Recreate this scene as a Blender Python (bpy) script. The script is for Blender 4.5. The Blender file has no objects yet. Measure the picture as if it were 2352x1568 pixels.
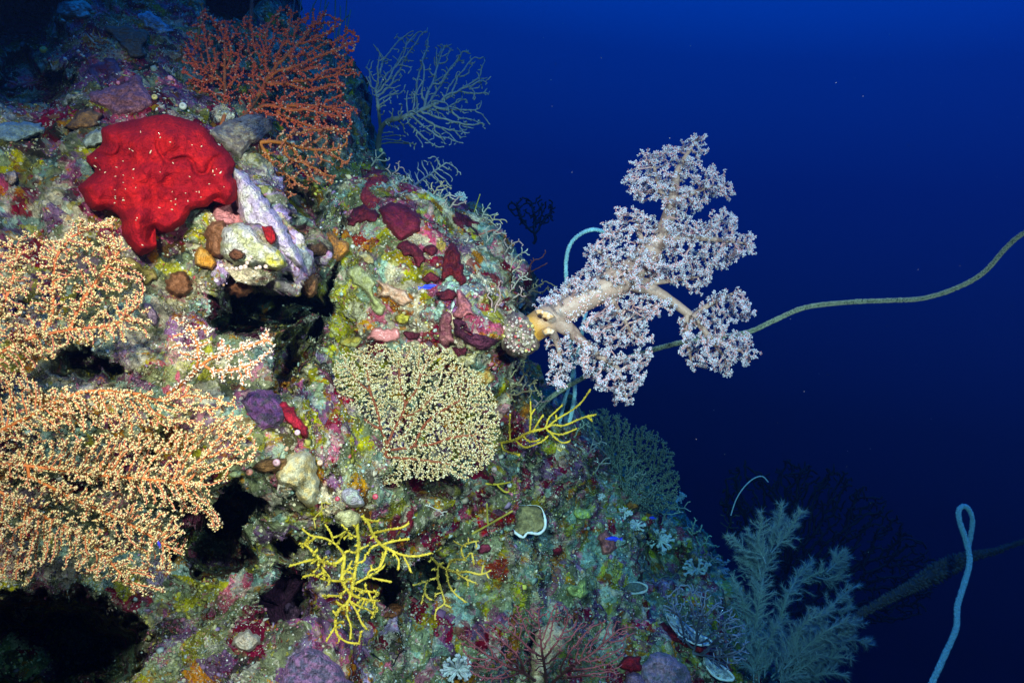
import bpy, math, random
import numpy as np
from mathutils import Vector

S = bpy.context.scene
COL = S.collection

# ------------------------------------------------------------------ camera
cam_d = bpy.data.cameras.new("camera")
cam_d.lens = 28.0
cam_d.sensor_width = 36.0
cam_d.clip_start = 0.02
cam_d.clip_end = 200.0
cam = bpy.data.objects.new("camera", cam_d)
COL.objects.link(cam)
cam.rotation_euler = (math.radians(90), 0, 0)
S.camera = cam

# the photograph measured on a 2352 x 1568 sheet; at(u, v, d) is the point d metres away along that line of sight
PW, PH = 2352.0, 1568.0
K = 36.0 / 28.0 / PW


def at(u, v, d):
    u = np.asarray(u, float); v = np.asarray(v, float); d = np.asarray(d, float)
    return np.stack([(u - PW / 2) * K * d, d + 0 * u, -(v - PH / 2) * K * d], -1)


def V3(a):
    return Vector((float(a[0]), float(a[1]), float(a[2])))


# ------------------------------------------------------------------ open water (world)
wd = bpy.data.worlds.new("World")
S.world = wd
wd.use_nodes = True
nt = wd.node_tree
bg = nt.nodes["Background"]
tc = nt.nodes.new("ShaderNodeTexCoord")
vm = nt.nodes.new("ShaderNodeVectorMath"); vm.operation = 'DOT_PRODUCT'
vm.inputs[1].default_value = (0.15, 0.05, 0.98)      # the surface, up and to the right
nt.links.new(tc.outputs["Generated"], vm.inputs[0])
mr = nt.nodes.new("ShaderNodeMapRange")
mr.inputs[1].default_value = -1.0; mr.inputs[2].default_value = 1.0
nt.links.new(vm.outputs["Value"], mr.inputs[0])
rp = nt.nodes.new("ShaderNodeValToRGB")
cr = rp.color_ramp
cr.elements[0].position = 0.0; cr.elements[0].color = (0.0002, 0.0004, 0.006, 1)
cr.elements[1].position = 1.0; cr.elements[1].color = (0.02, 0.25, 0.75, 1)
for p, c in ((0.397, (0.001, 0.001, 0.005)), (0.46, (0.002, 0.0025, 0.018)), (0.508, (0.003, 0.0055, 0.037)), (0.577, (0.004, 0.0135, 0.096)),
             (0.636, (0.004, 0.0205, 0.155)), (0.70, (0.004, 0.045, 0.27)), (0.725, (0.004, 0.076, 0.40))):
    e = cr.elements.new(p); e.color = (*c, 1)
nt.links.new(mr.outputs[0], rp.inputs[0])
nt.links.new(rp.outputs[0], bg.inputs[0])
bg.inputs[1].default_value = 1.0

# ------------------------------------------------------------------ light: faint daylight from the surface, and the diver's two strobes
sun_d = bpy.data.lights.new("sun", 'SUN')
sun_d.energy = 0.9
sun_d.angle = math.radians(60)
sun_d.color = (0.04, 0.36, 1.0)
sun = bpy.data.objects.new("sun", sun_d)
COL.objects.link(sun)
sun.rotation_euler = Vector((-0.30, 0.05, -0.95)).to_track_quat('-Z', 'Y').to_euler()


def strobe(name, loc, aim, watts, cone, blend, color, size):
    d = bpy.data.lights.new(name, 'SPOT')
    d.energy = watts; d.spot_size = math.radians(cone); d.spot_blend = blend
    d.color = color; d.shadow_soft_size = size
    o = bpy.data.objects.new(name, d)
    COL.objects.link(o)
    o.location = loc
    o.rotation_euler = (Vector(aim) - Vector(loc)).to_track_quat('-Z', 'Y').to_euler()
    return o


strobe("strobe", (-0.22, 0.0, 0.34), V3(at(790, 800, 1.4)), 315.0, 70.0, 1.0, (1.0, 0.46, 0.36), 0.04)
strobe("strobe", (0.42, 0.0, 0.16), V3(at(1400, 1130, 1.9)), 230.0, 82.0, 1.0, (0.92, 0.50, 0.43), 0.04)

S.view_settings.view_transform = 'Standard'
S.view_settings.look = 'None'
S.view_settings.exposure = 0.0
S.view_settings.gamma = 1.0
S.cycles.use_denoising = True
S.cycles.max_bounces = 4
S.cycles.diffuse_bounces = 2
S.cycles.glossy_bounces = 1
S.cycles.transmission_bounces = 1
S.cycles.volume_bounces = 0
S.cycles.transparent_max_bounces = 4


# ------------------------------------------------------------------ numpy noise
def _hash(ix, iy, iz, seed):
    h = (ix.astype(np.uint32) * np.uint32(374761393) + iy.astype(np.uint32) * np.uint32(668265263)
         + iz.astype(np.uint32) * np.uint32(2147483647) + np.uint32(seed * 144665 & 0xffffffff))
    h = (h ^ (h >> np.uint32(13))) * np.uint32(1274126177)
    h = (h ^ (h >> np.uint32(16))) * np.uint32(2246822519)
    return h ^ (h >> np.uint32(15))


def rnd01(h):
    return (h & np.uint32(0xffffff)).astype(np.float32) / np.float32(0xffffff)


def vnoise(p, seed=0):
    """value noise in -1..1 of points (N,3)"""
    p = np.asarray(p, np.float32)
    f = np.floor(p); w = p - f; i = f.astype(np.int32)
    w = w * w * w * (w * (w * 6 - 15) + 10)
    out = 0
    for dx in (0, 1):
        for dy in (0, 1):
            for dz in (0, 1):
                c = rnd01(_hash(i[:, 0] + dx, i[:, 1] + dy, i[:, 2] + dz, seed))
                out = out + c * ((w[:, 0] if dx else 1 - w[:, 0]) * (w[:, 1] if dy else 1 - w[:, 1]) * (w[:, 2] if dz else 1 - w[:, 2]))
    return out * 2 - 1


def fbm(p, octaves=4, seed=0, gain=0.5):
    p = np.asarray(p, np.float32)
    a, s, t = 1.0, 0, 0
    for k in range(octaves):
        s = s + a * vnoise(p * 2.03 ** k + 17.3 * k, seed + k); t += a; a *= gain
    return s / t


def worley(p, seed=0):
    """distance to the nearest feature point, and the integer hash of its cell"""
    p = np.asarray(p, np.float32)
    i = np.floor(p).astype(np.int32)
    best = np.full(len(p), 9.0, np.float32); bid = np.zeros(len(p), np.uint32)
    for dx in (-1, 0, 1):
        for dy in (-1, 0, 1):
            for dz in (-1, 0, 1):
                cx, cy, cz = i[:, 0] + dx, i[:, 1] + dy, i[:, 2] + dz
                h = _hash(cx, cy, cz, seed)
                q = np.stack([cx + rnd01(h), cy + rnd01(h >> np.uint32(5)), cz + rnd01(_hash(cx, cy, cz, seed + 7))], -1)
                d = ((p - q) ** 2).sum(1)
                m = d < best
                best = np.where(m, d, best); bid = np.where(m, h, bid)
    return np.sqrt(best), bid


# ------------------------------------------------------------------ mesh helpers
def mesh_obj(name, verts, quads=None, tris=None, mat=None, parent=None, colors=None, smooth=True):
    me = bpy.data.meshes.new(name)
    verts = np.asarray(verts, np.float32)
    parts, starts, totals = [], [], []
    n = 0
    for arr, k in ((quads, 4), (tris, 3)):
        if arr is not None and len(arr):
            arr = np.asarray(arr, np.int32)
            parts.append(arr.ravel())
            starts.append(n + np.arange(len(arr), dtype=np.int32) * k)
            totals.append(np.full(len(arr), k, np.int32))
            n += arr.size
    loops = np.concatenate(parts); starts = np.concatenate(starts); totals = np.concatenate(totals)
    me.vertices.add(len(verts)); me.vertices.foreach_set("co", verts.ravel())
    me.loops.add(len(loops)); me.loops.foreach_set("vertex_index", loops)
    me.polygons.add(len(starts)); me.polygons.foreach_set("loop_start", starts)
    if smooth:
        me.polygons.foreach_set("use_smooth", np.ones(len(starts), bool))
    me.update(calc_edges=True)
    if colors is not None:
        ca = me.color_attributes.new("hue", 'FLOAT_COLOR', 'POINT')
        c4 = np.ones((len(verts), 4), np.float32); c4[:, :3] = colors
        ca.data.foreach_set("color", c4.ravel())
    if mat is not None:
        me.materials.append(mat)
    o = bpy.data.objects.new(name, me)
    COL.objects.link(o)
    if parent is not None:
        o.parent = parent
        o.matrix_parent_inverse = parent.matrix_basis.inverted()
    return o


def tag(o, label=None, cat=None, group=None, kind=None):
    for k, x in (("label", label), ("category", cat), ("group", group), ("kind", kind)):
        if x:
            o[k] = x
    return o


def thing(name, loc, label, cat, group=None):
    o = bpy.data.objects.new(name, None)
    o.empty_display_size = 0.02
    COL.objects.link(o)
    o.location = V3(loc)
    return tag(o, label, cat, group)


def mat_noise(name, rough=0.6, base=None, vary=0.35, scale=60.0, bump=0.3, bscale=120.0, pores=0.0, pscale=60.0, spec=0.3, sss=0.0, dist=0.004):
    """albedo = vertex hue (or base) x fine procedural variation, with bump"""
    m = bpy.data.materials.new(name); m.use_nodes = True
    t = m.node_tree; b = t.nodes["Principled BSDF"]
    b.inputs["Roughness"].default_value = rough
    b.inputs["Specular IOR Level"].default_value = spec
    tcn = t.nodes.new("ShaderNodeTexCoord")
    nz = t.nodes.new("ShaderNodeTexNoise"); nz.inputs["Scale"].default_value = scale
    nz.inputs["Detail"].default_value = 6; nz.inputs["Roughness"].default_value = 0.65
    t.links.new(tcn.outputs["Object"], nz.inputs["Vector"])
    r = t.nodes.new("ShaderNodeMapRange")
    r.inputs[1].default_value = 0.28; r.inputs[2].default_value = 0.72
    r.inputs[3].default_value = 1 - vary; r.inputs[4].default_value = 1 + vary
    t.links.new(nz.outputs["Fac"], r.inputs[0])
    if base is None:
        src = t.nodes.new("ShaderNodeVertexColor"); src.layer_name = "hue"
    else:
        src = t.nodes.new("ShaderNodeRGB"); src.outputs[0].default_value = (*base, 1)
    mx = t.nodes.new("ShaderNodeVectorMath"); mx.operation = 'SCALE'
    t.links.new(src.outputs[0], mx.inputs[0]); t.links.new(r.outputs[0], mx.inputs["Scale"])
    out = mx.outputs[0]
    hgt = None
    if pores > 0:
        vo = t.nodes.new("ShaderNodeTexVoronoi"); vo.inputs["Scale"].default_value = pscale
        t.links.new(tcn.outputs["Object"], vo.inputs["Vector"])
        pr = t.nodes.new("ShaderNodeMapRange")
        pr.inputs[1].default_value = 0.05; pr.inputs[2].default_value = 0.22
        pr.inputs[3].default_value = 1 - pores; pr.inputs[4].default_value = 1.0
        t.links.new(vo.outputs["Distance"], pr.inputs[0])
        m2 = t.nodes.new("ShaderNodeVectorMath"); m2.operation = 'SCALE'
        t.links.new(out, m2.inputs[0]); t.links.new(pr.outputs[0], m2.inputs["Scale"])
        out = m2.outputs[0]; hgt = pr.outputs[0]
    t.links.new(out, b.inputs["Base Color"])
    if bump > 0:
        n2 = t.nodes.new("ShaderNodeTexNoise"); n2.inputs["Scale"].default_value = bscale
        n2.inputs["Detail"].default_value = 5
        t.links.new(tcn.outputs["Object"], n2.inputs["Vector"])
        h = n2.outputs["Fac"]
        if hgt is not None:
            ad = t.nodes.new("ShaderNodeMath"); ad.operation = 'ADD'
            t.links.new(h, ad.inputs[0]); t.links.new(hgt, ad.inputs[1]); h = ad.outputs[0]
        bp = t.nodes.new("ShaderNodeBump"); bp.inputs["Strength"].default_value = bump
        bp.inputs["Distance"].default_value = dist
        t.links.new(h, bp.inputs["Height"]); t.links.new(bp.outputs[0], b.inputs["Normal"])
    if sss > 0:
        b.inputs["Subsurface Weight"].default_value = sss
        b.inputs["Subsurface Radius"].default_value = (0.01, 0.006, 0.005)
        b.inputs["Subsurface Scale"].default_value = 1.0
    return m


# ------------------------------------------------------------------ the reef slope
DC = np.array([
    (-350, -300, 2.3), (0, -20, 1.95), (300, 0, 2.1), (550, 0, 2.6), (790, 0, 3.2), (790, -300, 3.6), (300, -300, 2.6), (-350, 300, 1.55), (0, 250, 1.55),
    (200, 150, 1.75), (450, 150, 2.0), (650, 200, 2.2), (800, 250, 2.4), (860, 380, 2.2), (0, 500, 1.35), (100, 400, 1.42),
    (360, 420, 1.30), (360, 235, 1.60), (560, 500, 1.30), (600, 590, 1.28), (480, 600, 1.28), (700, 420, 1.8), (760, 560, 1.6),
    (700, 700, 1.62), (900, 480, 1.75), (1000, 470, 1.9), (1130, 540, 1.9), (900, 650, 1.52), (1050, 700, 1.5), (1200, 740, 1.5),
    (1150, 850, 1.6), (1230, 900, 1.85), (950, 900, 1.6), (0, 800, 1.2), (300, 800, 1.22), (-350, 800, 1.0), (450, 900, 1.25),
    (600, 950, 1.28), (0, 1100, 1.2), (400, 1150, 1.3), (700, 1080, 1.35), (650, 1250, 1.42), (850, 1250, 1.62), (850, 1150, 1.48),
    (1000, 1150, 1.68), (1100, 1200, 1.85), (1300, 1050, 2.15), (1250, 1300, 2.05), (1000, 1400, 1.7), (700, 1500, 1.38),
    (450, 1400, 1.35), (100, 1500, 1.25), (-350, 1500, 1.0), (500, 1560, 1.3), (900, 1560, 1.6), (1200, 1560, 1.9),
    (1500, 1500, 2.2), (1450, 1250, 2.5), (1560, 1150, 2.9), (1650, 1350, 2.65), (1750, 1560, 2.5), (1300, 1450, 2.1),
    (-350, 1850, 1.0), (600, 1850, 1.2), (1200, 1850, 1.6), (1900, 1850, 2.3)], float)


def _rbf(du, dv):
    return np.sqrt(du * du + dv * dv + 90.0 ** 2) / 1000.0


_n = len(DC)
_A = np.zeros((_n + 1, _n + 1))
_A[:_n, :_n] = _rbf(DC[:, None, 0] - DC[None, :, 0], DC[:, None, 1] - DC[None, :, 1])
_A[:_n, _n] = 1; _A[_n, :_n] = 1
_W = np.linalg.solve(_A, np.append(DC[:, 2], 0))


def depth0(u, v):
    s = np.full(np.shape(u), _W[_n])
    for k in range(_n):
        s = s + _W[k] * _rbf(u - DC[k, 0], v - DC[k, 1])
    return s


SIL = np.array([(-400, 560), (-40, 600), (60, 640), (130, 720), (200, 790), (260, 836), (330, 862), (400, 895), (440, 960), (475, 1040), (520, 1135), (560, 1160),
                (610, 1190), (660, 1225), (760, 1225), (830, 1232), (900, 1250), (960, 1310), (1010, 1350), (1060, 1400), (1110, 1470), (1160, 1560), (1250, 1640),
                (1330, 1700), (1430, 1765), (1568, 1830), (1900, 1900)], float)


def blobmask(u, v, cu, cv, ru, rv, soft=0.35, ang=0.0):
    a = math.radians(ang); c, s = math.cos(a), math.sin(a)
    x = ((u - cu) * c + (v - cv) * s) / ru; y = (-(u - cu) * s + (v - cv) * c) / rv
    r = np.sqrt(x * x + y * y)
    t = np.clip((1 + soft - r) / (2 * soft), 0, 1)
    return t * t * (3 - 2 * t)


# hollows in the rock: (u, v, half width, half height, extra depth, angle)
PITS = [(590, 690, 96, 54, 0.5, -8), (515, 735, 45, 28, 0.4, 0), (475, 1250, 80, 56, 0.42, 20), (525, 1165, 60, 40, 0.45, -35),
        (640, 1232, 17, 22, 0.35, 0), (100, 1500, 190, 112, 0.9, 0), (745, 690, 26, 120, 0.30, 22), (645, 840, 36, 70, 0.30, 10),
        (560, 1120, 50, 22, 0.3, 30), (860, 1350, 60, 38, 0.35, -15), (760, 1200, 28, 26, 0.28, 0), (545, 480, 10, 40, 0.1, -20),
        (985, 1330, 46, 34, 0.3, 0), (930, 1100, 60, 22, 0.12, 0), (660, 590, 9, 60, 0.12, -28), (215, 838, 70, 24, 0.12, 5), (680, 480, 40, 70, 0.2, -30), (60, 60, 80, 90, 0.35, 0),
        (70, 200, 90, 55, 0.35, 20), (1520, 1290, 60, 45, 0.25, 30), (640, 1390, 44, 70, 0.25, 0), (520, 30, 60, 40, 0.5, 0)]

NV, NF, NB = 960, 1040, 50
vv = np.linspace(-330, 1860, NV)
s_ = np.linspace(0, 1, NF)
us = np.interp(vv, SIL[:, 0], SIL[:, 1]) - 34 * np.interp(vv, [300, 480, 1500, 1800], [0, 1, 1, 0])
jag = vnoise(np.stack([vv / 38.0, 0 * vv, 0 * vv], -1), 3) * 18 + vnoise(np.stack([vv / 12.0, 0 * vv, 0 * vv], -1), 4) * 9
us = us + jag
Ug = -380 + (us[:, None] + 380) * s_[None, :]
Vg = np.repeat(vv[:, None], NF, 1)
Dg = depth0(Ug, Vg)
wob = 30 * fbm(np.stack([Ug.ravel() / 30, Vg.ravel() / 30, 0 * Ug.ravel()], -1), 3, 11).reshape(Ug.shape)
wob2 = 30 * fbm(np.stack([Ug.ravel() / 30, Vg.ravel() / 30, 0 * Ug.ravel() + 50], -1), 3, 12).reshape(Ug.shape)
Pn = at(Ug, Vg, Dg)          # the slope before its hollows: their walls are pushed along its normals
CALM = np.zeros_like(Dg)
for (cu, cv, ru, rv, dd, an) in PITS:
    CALM = np.maximum(CALM, blobmask(Ug + wob, Vg + wob2, cu, cv, ru * 1.12, rv * 1.12, 0.5, an))
    Dg = Dg + dd * blobmask(Ug + wob, Vg + wob2, cu, cv, ru, rv, 0.42 if ru > 30 else 0.6, an)
rim = np.clip((Ug - (us[:, None] - 110)) / 110, 0, 1)
Dg = Dg + 0.42 * (1 - np.sqrt(np.clip(1 - rim * rim, 0, 1)))
Pf = at(Ug, Vg, Dg)
# the far side of the slope: rows that turn away from the diver and run back into the wall
bk = np.linspace(0, 1, NB + 1)[1:]
Pe = Pf[:, -1]
Pb = Pe[:, None, :] + np.stack([-(0.9 * bk ** 2 * 1.2)[None, :] + 0 * vv[:, None], (bk * 2.4)[None, :] + 0 * vv[:, None], 0 * bk[None, :] + 0 * vv[:, None]], -1)
P = np.concatenate([Pf, Pb], 1)
NU = NF + NB
Pg = np.concatenate([Pn, Pb], 1)
gu = np.gradient(Pg, axis=1); gv = np.gradient(Pg, axis=0)
N = np.cross(gv, gu); N /= np.linalg.norm(N, axis=-1, keepdims=True) + 1e-9
flip = (N * P).sum(-1) > 0
if flip[:, :NF].mean() > 0.5:
    N = -N
Q = P.reshape(-1, 3).astype(np.float32); Nn = N.reshape(-1, 3)
wq = Q + 0.05 * np.stack([fbm(Q * 6, 2, 21), fbm(Q * 6, 2, 22), fbm(Q * 6, 2, 23)], -1)
disp = 0.085 * fbm(wq * 3.2, 4, 31)
f0, c0 = worley(wq * np.float32(3.6), 44)
disp = disp + 0.06 * (0.7 - np.minimum(f0, 1.0) ** 2) * rnd01(c0)
f1, c1 = worley(wq * np.float32(8.5), 41)
disp = disp + 0.042 * (0.75 - np.minimum(f1, 1.0) ** 2) * (0.4 + 0.6 * rnd01(c1))
f2, c2 = worley(wq * np.float32(22), 42)
disp = disp + 0.020 * (0.7 - np.minimum(f2, 1.0) ** 2) * rnd01(c2)
f3, c3 = worley(wq * np.float32(60), 43)
disp = disp + 0.006 * (0.7 - np.minimum(f3, 1.0) ** 2) * (rnd01(c3) > 0.6)
disp = disp + 0.015 * fbm(Q * 30, 4, 51, 0.55) + 0.002 * vnoise(Q * 150, 61)
disp = disp * (1 - 0.75 * np.concatenate([CALM, np.zeros((NV, NB))], 1).ravel())
R = Q + Nn * disp[:, None]

# ---- what grows on the rock: patches of turf, coralline crust, sponge film, picked per warped cell
PAL = np.array([(.18, .19, .10), (.36, .32, .055), (.50, .43, .30), (.16, .08, .15), (.19, .012, .03), (.50, .15, .20),
                (.04, .032, .02), (.24, .34, .27), (.50, .18, .025), (.40, .30, .44)], np.float32)
BASEW = np.array([2.2, 1.0, .6, .5, .75, .5, .7, .55, .3, .08])
#       u, v, ru, rv, weights added per palette entry {index: weight}
REG = [(200, 150, 260, 160, {3: 2.0, 4: 1.8, 5: 1.4, 6: 1.0}), (80, 300, 140, 160, {6: 2.5, 0: 1.5, 3: .8}), (120, 60, 160, 90, {0: 2.5, 6: 1.5}), (420, 230, 120, 90, {4: 2, 5: 2, 3: 1}),
       (640, 120, 200, 140, {0: 2, 7: 2, 6: 1}), (850, 650, 130, 120, {1: 3.2, 2: 1.2, 0: 1}), (760, 830, 130, 80, {1: 2.6, 0: 2.5}),
       (700, 730, 60, 120, {0: 2.5, 6: 1.5, 2: .8}), (1000, 600, 160, 140, {2: 2, 4: .9, 5: 1.0, 1: .5}), (1050, 720, 140, 90, {2: 2.2, 4: 1.2, 5: 1, 7: 1.2}), (1130, 800, 110, 60, {2: 2.5, 5: 1.2, 4: 1}),
       (1130, 580, 110, 90, {7: 2, 2: 1.5, 5: .8}), (570, 520, 70, 80, {9: 4, 2: 2.5, 1: 1}), (620, 570, 60, 60, {9: 5, 2: 2}), (420, 580, 90, 60, {1: 1.5, 8: 1.2, 2: 1.4, 5: .6}),
       (600, 930, 90, 80, {3: 3, 5: 1}), (250, 800, 260, 160, {7: 2.2, 0: 2.0, 3: 1.2}), (250, 1100, 300, 160, {0: 3, 7: 1.6, 6: 1}),
       (700, 1050, 110, 90, {1: 1.4, 2: 1.6, 5: 1.2}), (600, 1230, 130, 110, {0: 3.5, 7: 2.0, 1: .8}), (350, 1480, 160, 130, {0: 4, 6: 1.5}),
       (640, 1400, 110, 110, {4: 2, 3: 2, 6: 1.5}), (700, 1520, 150, 80, {3: 3, 5: 1.5, 9: .8}), (900, 1480, 180, 110, {0: 3.0, 6: 1.2, 7: 1}),
       (980, 1180, 120, 70, {4: 2.2, 6: 1.5, 3: 1}), (1250, 1060, 100, 80, {3: 1.5, 6: 2, 4: 1, 0: 1}), (1180, 1330, 170, 120, {7: 2.8, 2: 1.6, 0: 1.5, 3: 1}), (1400, 1300, 180, 130, {7: 2.5, 2: 1.5, 0: 1.5, 3: .9, 1: .7}),
       (1380, 1150, 120, 70, {7: 1.8, 0: 1.5, 4: .8, 1: .7}), (1400, 1470, 200, 90, {3: 1.6, 0: 1.6, 4: .9, 7: .8}), (900, 430, 90, 80, {7: 1.5, 0: 1.5, 4: 1}), (1000, 480, 60, 50, {7: 3, 2: 1}),
       (760, 420, 90, 80, {0: 1.5, 1: 1.0, 2: 1.0, 6: .8}), (50, 450, 110, 80, {0: 1.5, 3: 1.5, 2: .6})]


def reef_colors(pts, u, v, seed=0, fine=1.0):
    n = len(pts)
    w = np.repeat(BASEW[None, :], n, 0).astype(np.float32)
    for (cu, cv, ru, rv, add) in REG:
        g = np.exp(-(((u - cu) / ru) ** 2 + ((v - cv) / rv) ** 2)) * 2.2
        for k, a in add.items():
            w[:, k] += (g * a).astype(np.float32)
    lw = np.log(w)
    wp = pts + 0.034 * np.stack([fbm(pts * 22, 3, 71 + seed), fbm(pts * 22, 3, 72 + seed), fbm(pts * 22, 3, 73 + seed)], -1)
    out = None
    for sc, sd in ((9.0, 81), (20.0, 82)):
        _, cid = worley(wp * np.float32(sc), sd + seed)
        g = np.empty((n, len(PAL)), np.float32)
        for k in range(len(PAL)):
            r = rnd01((cid * np.uint32(2654435761) + np.uint32(k * 97 + 13)) ^ ((cid >> np.uint32(7)) * np.uint32(40503 + 2 * k)))
            g[:, k] = -np.log(-np.log(np.clip(r, 1e-5, 1 - 1e-5)))
        c = PAL[np.argmax(lw + g, 1)] * (0.65 + 0.7 * rnd01(cid >> np.uint32(3)))[:, None]
        if out is None:
            out = c
        else:
            pick = rnd01(cid >> np.uint32(9)) < (0.42 if sc < 50 else 0.13 * fine)
            out = np.where(pick[:, None], 0.1 * out + 0.9 * c, 0.86 * out + 0.14 * c)
    m = np.clip(1 + 0.7 * fbm(pts * 11, 3, 91, 0.6), .3, 2.0)
    return np.clip(out * m[:, None], 0.004, 0.9)


Ua = np.concatenate([Ug, np.repeat(Ug[:, -1:], NB, 1)], 1).ravel(); Va = np.repeat(vv[:, None], NU, 1).ravel()
RC = reef_colors(R, Ua, Va)
ii = np.arange(NV * NU).reshape(NV, NU)
quads = np.stack([ii[:-1, :-1], ii[1:, :-1], ii[1:, 1:], ii[:-1, 1:]], -1).reshape(-1, 4)


def reef_material():
    """low, broad patches come with the mesh; every finer patch, speck and pit is worked out here in the rock's own space"""
    m = bpy.data.materials.new("reef_rock"); m.use_nodes = True
    t = m.node_tree; L = t.links.new
    b = t.nodes["Principled BSDF"]; b.inputs["Roughness"].default_value = 0.8; b.inputs["Specular IOR Level"].default_value = 0.15

    def N(kind, **kw):
        n = t.nodes.new("ShaderNode" + kind)
        for k, x in kw.items():
            setattr(n, k, x)
        return n

    def math_(op, a, b_=None):
        n = N("Math", operation=op)
        for k, x in enumerate((a, b_)):
            if x is None:
                continue
            if isinstance(x, (int, float)):
                n.inputs[k].default_value = x
            else:
                L(x, n.inputs[k])
        return n.outputs[0]

    def noise(scale, detail, rough, vec):
        n = N("TexNoise"); n.inputs["Scale"].default_value = scale; n.inputs["Detail"].default_value = detail; n.inputs["Roughness"].default_value = rough
        L(vec, n.inputs["Vector"]); return n

    def vor(scale, vec):
        n = N("TexVoronoi"); n.inputs["Scale"].default_value = scale; L(vec, n.inputs["Vector"]); return n
    co = N("TexCoord").outputs["Object"]
    w1_ = noise(24, 4, .6, co)
    sub = N("VectorMath", operation='SUBTRACT'); L(w1_.outputs["Color"], sub.inputs[0]); sub.inputs[1].default_value = (.5, .5, .5)
    sc = N("VectorMath", operation='SCALE'); L(sub.outputs[0], sc.inputs[0]); sc.inputs["Scale"].default_value = 0.05
    wc = N("VectorMath", operation='ADD'); L(co, wc.inputs[0]); L(sc.outputs[0], wc.inputs[1]); wc = wc.outputs[0]
    col = N("VertexColor", layer_name="hue").outputs[0]
    pal = [(.15, .16, .08), (.34, .30, .06), (.04, .03, .02), (.52, .46, .34), (.15, .012, .03), (.16, .16, .09), (.26, .36, .28), (.40, .14, .20), (.46, .19, .03), (.15, .09, .14), (.55, .50, .38)]
    for scale, cut, amt in ((30, .60, .66), (80, .74, .52), (200, .86, .60)):
        v = vor(scale, wc); sp = N("SeparateColor"); L(v.outputs["Color"], sp.inputs[0])
        rp_ = N("ValToRGB"); rp_.color_ramp.interpolation = 'CONSTANT'
        el = rp_.color_ramp.elements
        el[0].position = 0; el[0].color = (*pal[0], 1); el[1].position = 1 - 1 / len(pal); el[1].color = (*pal[-1], 1)
        for i in range(1, len(pal) - 1):
            e_ = el.new(i / len(pal)); e_.color = (*pal[i], 1)
        L(sp.outputs[1], rp_.inputs[0])
        f = math_('MULTIPLY', math_('GREATER_THAN', sp.outputs[0], cut), amt)
        mx = N("Mix", data_type='RGBA'); L(f, mx.inputs["Factor"]); L(col, mx.inputs["A"]); L(rp_.outputs[0], mx.inputs["B"]); col = mx.outputs["Result"]
    n1 = noise(30, 8, .74, co); n2 = noise(160, 4, .6, wc)
    r1 = N("MapRange"); L(n1.outputs["Fac"], r1.inputs[0])
    for k, x in enumerate((.30, .70, .15, 1.9)):
        r1.inputs[k + 1].default_value = x
    r2 = N("MapRange"); L(n2.outputs["Fac"], r2.inputs[0])
    for k, x in enumerate((.3, .7, .55, 1.4)):
        r2.inputs[k + 1].default_value = x
    mul = math_('MULTIPLY', r1.outputs[0], r2.outputs[0])
    ms_ = N("VectorMath", operation='SCALE'); L(col, ms_.inputs[0]); L(mul, ms_.inputs["Scale"]); col = ms_.outputs[0]
    for scale, cut, c_ in ((130, .955, (.72, .66, .46)), (260, .94, (.66, .62, .5))):          # shell grit and tiny polyps
        v = vor(scale, co); sp = N("SeparateColor"); L(v.outputs["Color"], sp.inputs[0])
        f = math_('MULTIPLY', math_('GREATER_THAN', sp.outputs[2], cut), math_('LESS_THAN', v.outputs["Distance"], .38))
        mx = N("Mix", data_type='RGBA'); L(f, mx.inputs["Factor"]); L(col, mx.inputs["A"]); mx.inputs["B"].default_value = (*c_, 1); col = mx.outputs["Result"]
    hs = N("HueSaturation"); hs.inputs["Saturation"].default_value = 1.22; L(col, hs.inputs["Color"]); L(hs.outputs[0], b.inputs["Base Color"])
    h = math_('ADD', math_('MULTIPLY', n1.outputs["Fac"], 1.5), math_('ADD', n2.outputs["Fac"], math_('MULTIPLY', vor(110, wc).outputs["Distance"], -.5)))
    bp = N("Bump"); bp.inputs["Strength"].default_value = .8; bp.inputs["Distance"].default_value = .006
    L(h, bp.inputs["Height"]); L(bp.outputs[0], b.inputs["Normal"])
    return m


M_REEF = reef_material()
tag(mesh_obj("reef_slope", R, quads, None, M_REEF, None, RC), "steep rock slope of the reef overgrown with turf, crusts and sponge film", "reef", kind="structure")

# ---- a depth sheet of the finished slope, to stand things on it
CELL = 4.0
GU, GV = int(2800 / CELL), int(2300 / CELL)
front = np.concatenate([np.ones((NV, NF), bool), np.zeros((NV, NB), bool)], 1).ravel()
Rf = R[front]; Nf = Nn[front]
ru_ = Rf[:, 0] / Rf[:, 1] / K + PW / 2; rv_ = -Rf[:, 2] / Rf[:, 1] / K + PH / 2
ZB = np.full((GV, GU), 1e9)
_ix = np.clip(((ru_ + 400) / CELL).astype(int), 0, GU - 1); _iy = np.clip(((rv_ + 350) / CELL).astype(int), 0, GV - 1)
np.minimum.at(ZB, (_iy, _ix), Rf[:, 1])
for _ in range(120):
    hole = ZB > 1e8
    if not hole.any():
        break
    sh = np.stack([np.roll(ZB, s, a) for s in (-1, 1) for a in (0, 1)])
    ok = sh < 1e8
    cnt = ok.sum(0); mean = np.where(ok, sh, 0).sum(0) / np.maximum(cnt, 1)
    ZB = np.where(hole & (cnt > 0), mean, ZB)
ZB = np.minimum(ZB, 6.0)


def boxblur(a, r):
    for ax in (0, 1):
        p = np.pad(a, [(r + 1, r) if k == ax else (0, 0) for k in (0, 1)], mode='edge')
        c = np.cumsum(p, ax)
        n = a.shape[ax]
        hi = np.take(c, np.arange(2 * r + 1, 2 * r + 1 + n), ax); lo = np.take(c, np.arange(0, n), ax)
        a = (hi - lo) / (2 * r + 1)
    return a


ZS = boxblur(boxblur(ZB, 4), 4)
ZM = boxblur(boxblur(ZB, 2), 1)


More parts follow.
